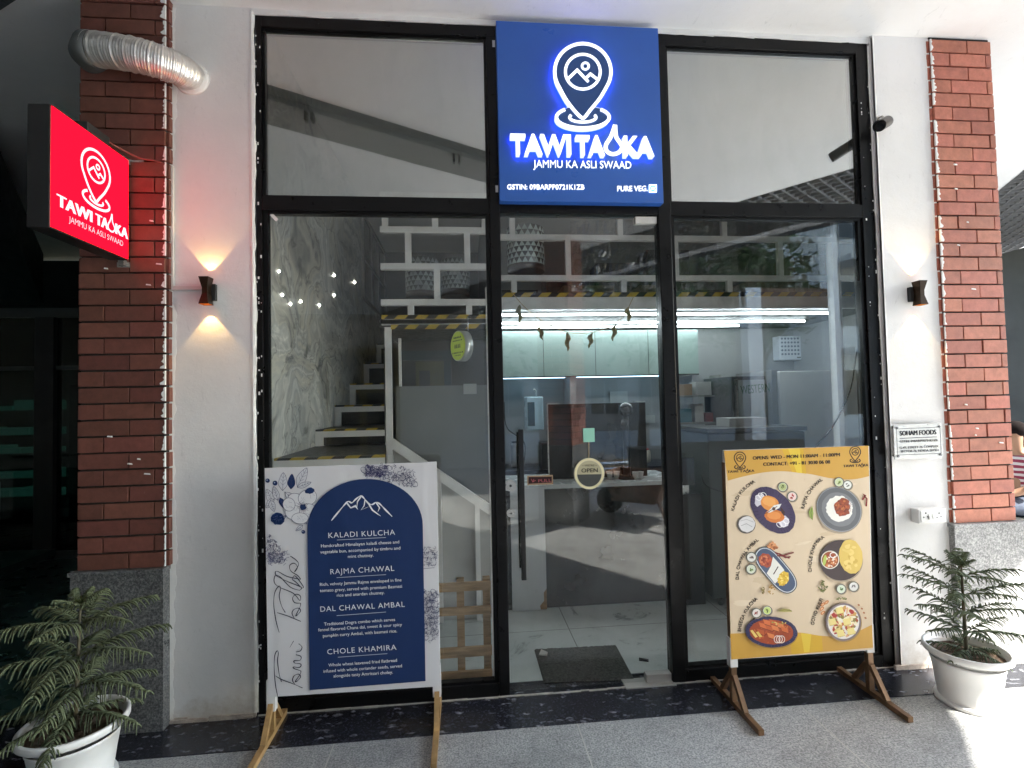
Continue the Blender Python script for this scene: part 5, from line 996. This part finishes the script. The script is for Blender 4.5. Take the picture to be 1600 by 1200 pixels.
# gond kulfi
c = c6(1218, 688); A.ell((c[0]+.8, c[1]+1.5), 172*s6, 186*s6, (165, 130, 70), 0, 40); A.ell(c, 170*s6, 182*s6, (120, 108, 112), 0, 44); A.ell(c, 152*s6, 164*s6, (232, 226, 222), 0, 44); blobs(c, 132*s6, 142*s6, 110, [(222, 200, 130), (196, 110, 70), (236, 222, 180), (170, 50, 45), (205, 160, 90), (240, 232, 210), (140, 120, 60), (224, 180, 140)], 2, 5.4, 72)
for x, y in ((1180, 580), (1110, 690), (1250, 690), (1190, 800), (1290, 780)): A.poly([c6(x-40, y-25), c6(x+25, y-40), c6(x+45, y+20), c6(x-25, y+35)], (232, 214, 140)); A.line([c6(x-25, y+35), c6(x+45, y+20)], .8, (190, 160, 80))
for x, y in ((1020, 520), (1055, 500), (1010, 560), (1020, 600)): A.ell(c6(x, y), 26*s6, 15*s6, (190, 120, 70), -40, 14); A.ell(c6(x, y), 14*s6, 7*s6, (225, 175, 130), -40, 10)
for x, y in ((1365, 525), (1395, 560), (1415, 600), (1430, 650)): A.ell(c6(x, y), 12*s6, 9*s6, (165, 105, 70), 30, 10)
A.mb.build('print', PRINT, RM)
# ================================================================== POTTED PLANTS
def potted(label, loc, r, hgt, trunk, tiers, seed, tone, droop, hang, dense, squash=1.):
    t = thing('potted_plant', label, 'potted plant', loc, 0, 'potted young pines beside the pillars'); rnd = random.Random(seed)
    P = MB(); k = hgt; prof = [(.0, .012), (r*.70, .012), (r*.72, k*.06), (r*.70, k*.085), (r*.69, k*.10), (r*.755, k*.45), (r*.82, k*.72), (r*.835, k*.73), (r*.84, k*.76), (r*.86, k*.80), (r*.865, k*.87), (r*.97, k*.885), (r, k*.905), (r, k*.985), (r*.985, k), (r*.93, k), (r*.90, k*.97), (r*.86, k*.80), (.0, k*.795)]
    P.lathe(prof, n=56); P.build('pot', M('white_plastic_pot', (.74, .735, .72), .38, 0, .07, 4, .06, 30), t, True)
    S = MB(); S.lathe([(0, 0), (r*.76, 0), (r*.78, .01), (r*.77, .022), (r*.70, .024), (0, .02)], n=48); S.build('saucer', M('white_plastic_pot'), t, True)
    S = MB(); n = 30; G = [[(r*.872*q/8*math.cos(6.2832*j/n), r*.872*q/8*math.sin(6.2832*j/n), k*(.86 if q < 8 else .84)+rnd.uniform(-.006, .008)) for j in range(n)] for q in range(1, 9)]
    S.rings(G, False, smooth=False); S.face([G[0][j] for j in range(n)]); S.build('soil', M('dry_brown_soil', (.11, .075, .05), .95, 0, .4, 30, .5, 60), t, True)
    z0 = k*.85; top = z0+trunk; lean = rnd.uniform(-.02, .02)
    W = MB(); W.tube([(0, 0, z0-.02), (lean*.5, 0, z0+trunk*.5), (lean, 0, top)], [.009, .007, .004], 8); W.build('trunk', M('green_brown_stem', (.10, .085, .05), .8, 0, .2, 20), t, True)
    F = MB()
    for ti, (u, L, n, el) in enumerate(tiers):
        o = Vector((lean*u, 0, z0+trunk*u)); a0 = rnd.uniform(0, 6.28)
        for b in range(n):
            a = a0+6.2832*b/n+rnd.uniform(-.15, .15); e = R(el+rnd.uniform(-7, 7)); ln = L*rnd.uniform(.85, 1.1); dirh = Vector((math.cos(a), math.sin(a)*squash, 0)); side = Vector((-math.sin(a), math.cos(a), 0))
            pts = []; ns = dense[0]
            for i in range(ns+1):
                q = i/ns; pts.append(o+dirh*ln*q*math.cos(e)+Vector((0, 0, ln*(q*math.sin(e)-droop*q*q)))+side*math.sin(q*2+b)*.010)
            F.tube(pts, [.0028*(1-.6*i/ns) for i in range(ns+1)], 5, True, (.07, .075, .035, 1))
            for i in range(2, ns+1):
                q = i/ns; d = (pts[i]-pts[i-1]).normalized()
                for sg in (-1, 1):
                    bl = ln*.40*(1-q*.66)*rnd.uniform(.65, 1.2)*min(1, .45+q*2.2); p = pts[i]-d*rnd.uniform(0, .7)*ln/ns; P_ = [p]; dv = (side*sg*rnd.uniform(.8, 1.1)+d*rnd.uniform(.6, 1.)+Vector((0, 0, rnd.uniform(.0, .25)))).normalized(); ng = 6
                    for s_ in range(ng): P_.append(P_[-1]+dv*bl/ng); dv = (dv+Vector((rnd.uniform(-.06, .06), rnd.uniform(-.06, .06), -hang))).normalized()
                    v = rnd.uniform(.65, 1.3); c0 = tuple(x*v for x in tone)+(1,); wd = dense[1]*rnd.uniform(.85, 1.2)
                    F.tube(P_, [wd*(1-.6*s_/ng) for s_ in range(ng+1)], 4, True, c0)
                    for s_ in range(1, ng):
                        for _ in range(3):
                            nn = Vector((rnd.uniform(-1, 1), rnd.uniform(-1, 1), rnd.uniform(-1, 1))).normalized(); dd = (P_[s_+1]-P_[s_]).normalized(); t_ = (dd*.9+nn*.75).normalized()*.0085; w2 = dd.cross(nn)*.0012; F.face([P_[s_]-w2, P_[s_]+w2, P_[s_]+t_], c0)
    for b in range(6):
        a = b*1.05; o = Vector((lean, 0, top)); e = o+Vector((math.cos(a)*.02, math.sin(a)*.02, .025)); F.tube([o, e], [.004, .002], 5, True, (.07, .09, .03, 1))
    F.build('foliage', attrmat('pine_foliage', .65, .2) if 'pine_foliage' not in bpy.data.materials else bpy.data.materials['pine_foliage'], t, True, fixn=False)
    return t
potted('young pine in a round white pot by the right pier, sunlight at its side', (3.435, -.355, .0), .172, .262, .44, [(.06, .17, 5, 12), (.26, .25, 6, 22), (.46, .26, 6, 24), (.66, .27, 6, 25), (.86, .28, 6, 26), (.97, .10, 4, 55)], 12, (.095, .120, .068), .20, .26, (14, .0038))
potted('drooping young pine in a round white pot at the bottom left before the dark passage', (-.56, -.41, .0), .182, .262, .50, [(.12, .24, 6, 10), (.34, .30, 6, 14), (.58, .31, 6, 20), (.82, .30, 6, 26), (.97, .12, 5, 50)], 5, (.105, .125, .070), .30, .34, (20, .0044))
# ================================================================== OPEN COURT BEHIND THE CAMERA (seen mirrored in the glass)
def tree(label, x, y, h, r, seed, tone=(.05, .085, .03)):
    t = thing('broadleaf_tree', label, 'tree', (x, y, 0), 0, 'trees across the court'); rnd = random.Random(seed)
    W = MB(); W.tube([(0, 0, 0), (.1, .05, h*.3), (.0, .1, h*.55)], [.16, .12, .06], 9)
    for k in range(6): a = k*1.05; W.tube([(0.05, .05, h*(.3+.04*k)), (math.cos(a)*r*.6, math.sin(a)*r*.6, h*(.55+.06*k))], [.06, .02], 6)
    W.build('trunk', M('tree_bark', (.10, .075, .055), .9, 0, .3, 12), t, True); F = MB()
    cl = [(rnd.gauss(0, r*.42), rnd.gauss(0, r*.42), h*.62+rnd.gauss(0, h*.15), rnd.uniform(.4, .8)) for _ in range(26)]
    for cx, cy, cz, cr in cl:
        v0 = rnd.uniform(.6, 1.3)
        for _ in range(46):
            p = Vector((cx+rnd.gauss(0, cr*.5), cy+rnd.gauss(0, cr*.5), cz+rnd.gauss(0, cr*.4))); a = Vector((rnd.uniform(-1, 1), rnd.uniform(-1, 1), rnd.uniform(-.6, .6))).normalized(); b = a.orthogonal().normalized(); s = rnd.uniform(.06, .13); v = v0*rnd.uniform(.7, 1.2)
            F.face([p-a*s*1.5, p-b*s*.6, p+a*s*1.5, p+b*s*.6], tuple(c*v for c in tone)+(1,))
    F.build('crown', bpy.data.materials['pine_foliage'], t, True, fixn=False)
for k, (x, y, h, r) in enumerate(((3.4, -11.5, 7.5, 2.2), (5.6, -10.2, 6.8, 2.0), (7.9, -9.6, 7.2, 2.1), (10.2, -12.5, 8.0, 2.4), (1.2, -13.5, 8.0, 2.4))):
    tree(['leafy tree mirrored behind the garland in the glass door', 'leafy tree mirrored between the door and the right pane', 'leafy tree standing nearest the white columns across the court', 'tall leafy tree beside the white apartment block', 'leafy tree farthest left across the court'][k], x, y, h, r, 30+k)
def building(name, label, x0, x1, y, h, mw, storeys, n, win=(1.5, 1.5), slab_=True):
    t = thing(name, label, 'building', ((x0+x1)/2, y, 0)); bx(x0, x1, y-4, y, 0, h).build('wall', mw, t); dx = (x1-x0)/n
    for f in range(storeys):
        z = h/storeys*f
        for k in range(n):
            a = x0+dx*(k+.5)-win[0]/2; wn = bx(a, a+win[0], y-.02, y+.012, z+.8, z+.8+win[1]).build('window', M('dark_window_glass', (.015, .02, .025), .1, 0, 0), t)
            m = MB(); m.box(a-.06, a, y, y+.05, z+.76, z+.84+win[1]); m.box(a+win[0], a+win[0]+.06, y, y+.05, z+.76, z+.84+win[1]); m.box(a+win[0]/2-.03, a+win[0]/2+.03, y, y+.04, z+.8, z+.8+win[1]); m.build('frame', M('grey_frame'), wn)
        if slab_:
            bx(x0-.2, x1+.2, y, y+1.1, z+h/storeys-.18, z+h/storeys).build('balcony', mw, t)
            m = MB(); m.box(x0-.2, x1+.2, y+1.04, y+1.08, z+h/storeys+.9, z+h/storeys+.96)
            for k in range(int((x1-x0)*2)): m.box(x0+k*.5, x0+k*.5+.03, y+1.045, y+1.075, z+h/storeys, z+h/storeys+.9)
            m.build('balcony_rail', M('grey_frame'), t)
building('apartment_block', 'white apartment block with balconies mirrored at the edge of the right pane', 13.6, 28, -13.5, 15, plaster('block_white', (.62, .62, .60)), 5, 7)
building('sky_hiding_block', 'added brown block with rows of dark windows, hiding bright sky from the glass', -14, 27, -21, 27, plaster('block_brown', (.22, .19, .165)), 8, 18, (1.3, 1.6), False)  # added, made tall and wide to keep bright sky out of reflections
m = MB(); m.box(-7, 1.5, -9.3, -9, 0, 3.52); m.build('added_facing_wall', M('bounce_paint', (.50, .49, .47), .7, 0, .15, 1.5), label='added grey wall facing the shop, keeping left reflections dark and bouncing light', cat='wall')  # added to darken the left reflections, paint lightened to bounce light
FD = thing('facing_door', 'olive framed glazed door in the grey wall facing the shop', 'door', (-1.2, -8.95, 0))
m = MB(); m.box(-2.0, -.4, -8.998, -8.94, .01, 2.75); m.build('frame', M('olive_frame', (.16, .13, .035), .5, 0, .1), FD)
m = MB(); [m.box(a, a+.62, -8.939, -8.925, z, z+.75) for a in (-1.9, -1.12) for z in (.15, 1.0, 1.85)]; m.build('panes', M('dark_window_glass'), FD)
for k, (x0, x1, y, h) in enumerate(((6.05, 6.32, -6.15, 3.42), (7.62, 7.80, -6.15, 4.4))):
    bx(x0, x1, y, y+.25, 0, h).build('white_column', M('chipped_white_paint'), label=['thick short white column across the court, mirrored above the food menu stand', 'thin tall white column across the court, mirrored at the right of the glass'][k], cat='column', group='white columns across the court', bevel=.01)
bx(6.05, 7.62, -6.1, -5.95, 3.1, 3.42).build('timber_beam', M('brown_timber', (.16, .09, .05), .7, 0, .3, 6, stretch=(.3, 3, 3)), label='brown timber beam fixed between the two white columns', cat='beam')
HC = thing('handcart', 'rusty brown handcart with a tapered tray, wheel and two handles in the sun', 'handcart', (3.25, -3.75, 0), R(-50))
RUST = M('rusty_steel', (.20, .10, .055), .75, .3, .45, 12, .2, 30)
m = MB(); b4 = [(-.22, -.26, .2), (.22, -.26, .2), (.22, .26, .2), (-.22, .26, .2)]; t4 = [(-.34, -.42, .56), (.34, -.42, .56), (.34, .46, .56), (-.34, .46, .56)]; i4 = [(x*.94, y*.94, .56) for x, y, _ in t4]; j4 = [(x*.9, y*.9, .22) for x, y, _ in b4]
m.face(b4[::-1])
for A_, B_ in ((b4, t4), (t4, i4), (i4, j4)):
    for k in range(4): m.face([A_[k], A_[(k+1) % 4], B_[(k+1) % 4], B_[k]])
m.face(j4); m.build('tray', RUST, HC, True)
m = MB(); [m.bar((s*.2, -.3, .22), (s*.3, 1.0, .62), .035, .035) for s in (-1, 1)]; m.build('handle', WOOD, HC, True)
m = MB(); [m.bar((s*.2, .3, .25), (s*.24, .42, .0), .03, .03) for s in (-1, 1)]; m.build('leg', RUST, HC, True)
m = MB(); m.disc((-.04, -.42, .17), .17, (1, 0, 0), .08, 24); m.build('wheel', M('black_rubber', (.015, .015, .015), .8, 0, 0), HC, True)
rnd = random.Random(15)
for k in range(9):
    y = -6.0-.28*k; x = 2.6+rnd.uniform(-.2, .3); z = .06+.035*(k % 3)
    lab = ['pale board in the pile of long pieces lying in the sun', 'grey steel pipe in the pile of long pieces lying in the sun', 'weathered plank in the pile of long pieces lying in the sun'][k % 3]
    m = MB()
    if k % 3 == 1: m.tube([(x, y, z), (x+2.3, y-.15, z+.05)], .045, 12)
    else: m.bar((x, y, z), (x+2.2+rnd.uniform(0, .6), y-.1, z+.02), .16, .04)
    m.build(['board', 'steel_pipe', 'plank'][k % 3], [M('pale_board', (.55, .5, .44), .7, 0, .2, 4), STEEL, WOOD][k % 3], label=lab, cat=['board', 'pipe', 'plank'][k % 3], group='long pieces piled in the sun: '+['boards', 'pipes', 'planks'][k % 3])
m = MB(); m.box(3.9, 4.7, -6.2, -5.6, 0, .62); m.box(3.88, 4.72, -6.22, -5.58, .6, .66); m.build('black_crate', M('black_plastic'), label='black crate standing beyond the rusty handcart', cat='crate', bevel=.01)
RB = MB()
for _ in range(260):
    a = rnd.uniform(0, 6.28); q = math.sqrt(rnd.random()); x, y = 3.5+1.6*q*math.cos(a), -9.0+.6*q*math.sin(a); s = rnd.uniform(.03, .09); z = (1-q)*.35*rnd.random(); RB.sphere((x, y, z+s*.5), s, 6)
RB.build('rubble', M('pale_rubble', (.42, .36, .30), .9, 0, .3, 5), kind='stuff')
# ================================================================== SEATED PERSON AT THE RIGHT EDGE
PR = thing('person', 'seated person in red and white striped shirt and dark jeans at the right edge', 'person', (6.32, 1.75, 0))
def skin(name, V, Ed, Rd, mat, parent, root=0):
    me = bpy.data.meshes.new(name); me.from_pydata(V, Ed, []); me.materials.append(mat); o = bpy.data.objects.new(name, me); COL.objects.link(o); o.parent = parent; WL[o.name] = Vector()
    sk = o.modifiers.new('skin', 'SKIN'); sk.use_smooth_shade = True
    if not me.skin_vertices: me.skin_vertices.new()
    for k, r_ in enumerate(Rd): me.skin_vertices[0].data[k].radius = (r_, r_) if not isinstance(r_, tuple) else r_
    me.skin_vertices[0].data[root].use_root = True
    sb = o.modifiers.new('sub', 'SUBSURF'); sb.levels = 1; sb.render_levels = 1; return o
V = [(.05, .05, .42), (.03, .03, .62), (-.02, .02, .82), (-.06, .01, .92), (-.09, .0, 1.0), (-.10, .0, 1.09), (-.08, .0, 1.16)]; Rd = [.13, .12, .13, .05, .07, .085, .06]; Ed = [(k, k+1) for k in range(6)]
for s in (-1, 1):
    b = len(V); V += [(-.02, .16*s, .84), (-.12, .24*s, .66), (-.27, .15*s, .56), (-.33, .12*s, .55)]; Rd += [.055, .045, .036, .03]; Ed += [(2, b), (b, b+1), (b+1, b+2), (b+2, b+3)]
    for f in range(5): k = len(V); V += [(-.375, (.10+.012*f)*s, .555-.006*f), (-.41, (.10+.012*f)*s, .54-.008*f)]; Rd += [.008, .007]; Ed += [(b+3, k), (k, k+1)]
    b = len(V); V += [(.0, .09*s, .42), (-.38, .13*s, .44), (-.34, .12*s, .08), (-.48, .13*s, .04)]; Rd += [.085, .06, .045, .035]; Ed += [(0, b), (b, b+1), (b+1, b+2), (b+2, b+3)]
BD = skin('body', V, Ed, Rd, M('brown_skin', (.28, .15, .09), .55, 0, .05), PR)
def stripes():
    m, n, l, b = newmat('striped_shirt'); tc = n.new('ShaderNodeTexCoord'); wv = n.new('ShaderNodeTexWave'); wv.bands_direction = 'Z'; wv.inputs['Scale'].default_value = 6; wv.inputs['Distortion'].default_value = 1.5; l.new(tc.outputs['Object'], wv.inputs[0])
    l.new(ramp(n, l, wv.outputs[0], [(.5, (.20, .02, .05, 1)), (.62, (.5, .46, .46, 1))]), b.inputs['Base Color']); b.inputs['Roughness'].default_value = .85; return m
V2 = [(.05, .05, .40), (.03, .03, .62), (-.02, .02, .82), (-.055, .01, .90)]; E2 = [(0, 1), (1, 2), (2, 3)]; R2 = [.15, .14, .145, .07]
for s in (-1, 1): b = len(V2); V2 += [(-.02, .17*s, .85), (-.12, .25*s, .67), (-.2, .2*s, .61)]; R2 += [.07, .06, .055]; E2 += [(2, b), (b, b+1), (b+1, b+2)]
skin('shirt', V2, E2, R2, stripes(), PR)
V2 = [(.05, .05, .42)]; E2 = []; R2 = [.14]
for s in (-1, 1): b = len(V2); V2 += [(.0, .09*s, .42), (-.38, .13*s, .44), (-.345, .12*s, .10)]; R2 += [.10, .075, .06]; E2 += [(0, b), (b, b+1), (b+1, b+2)]
skin('jeans', V2, E2, R2, M('dark_jeans', (.025, .035, .06), .85, 0, .2, 20), PR)
m = MB(); m.sphere((-.075, 0, 1.13), .095, 14, None, .9); m.build('hair', M('black_hair', (.010, .008, .008), .95, 0, 0, spec=.05), PR, True)
m = MB()
for s in (-1, 1): m.sphere((-.178, .03*s, 1.085), .009, 8)
m.build('eyes', DARK, PR, True)
m = MB(); m.sphere((-.188, 0, 1.06), .014, 8, None, 1.5); m.build('nose', M('brown_skin'), PR, True)
bx(6.22, 6.62, 1.58, 1.98, 0, .30).build('low_plinth', M('pale_concrete'), label='low concrete block the person sits on', cat='plinth')
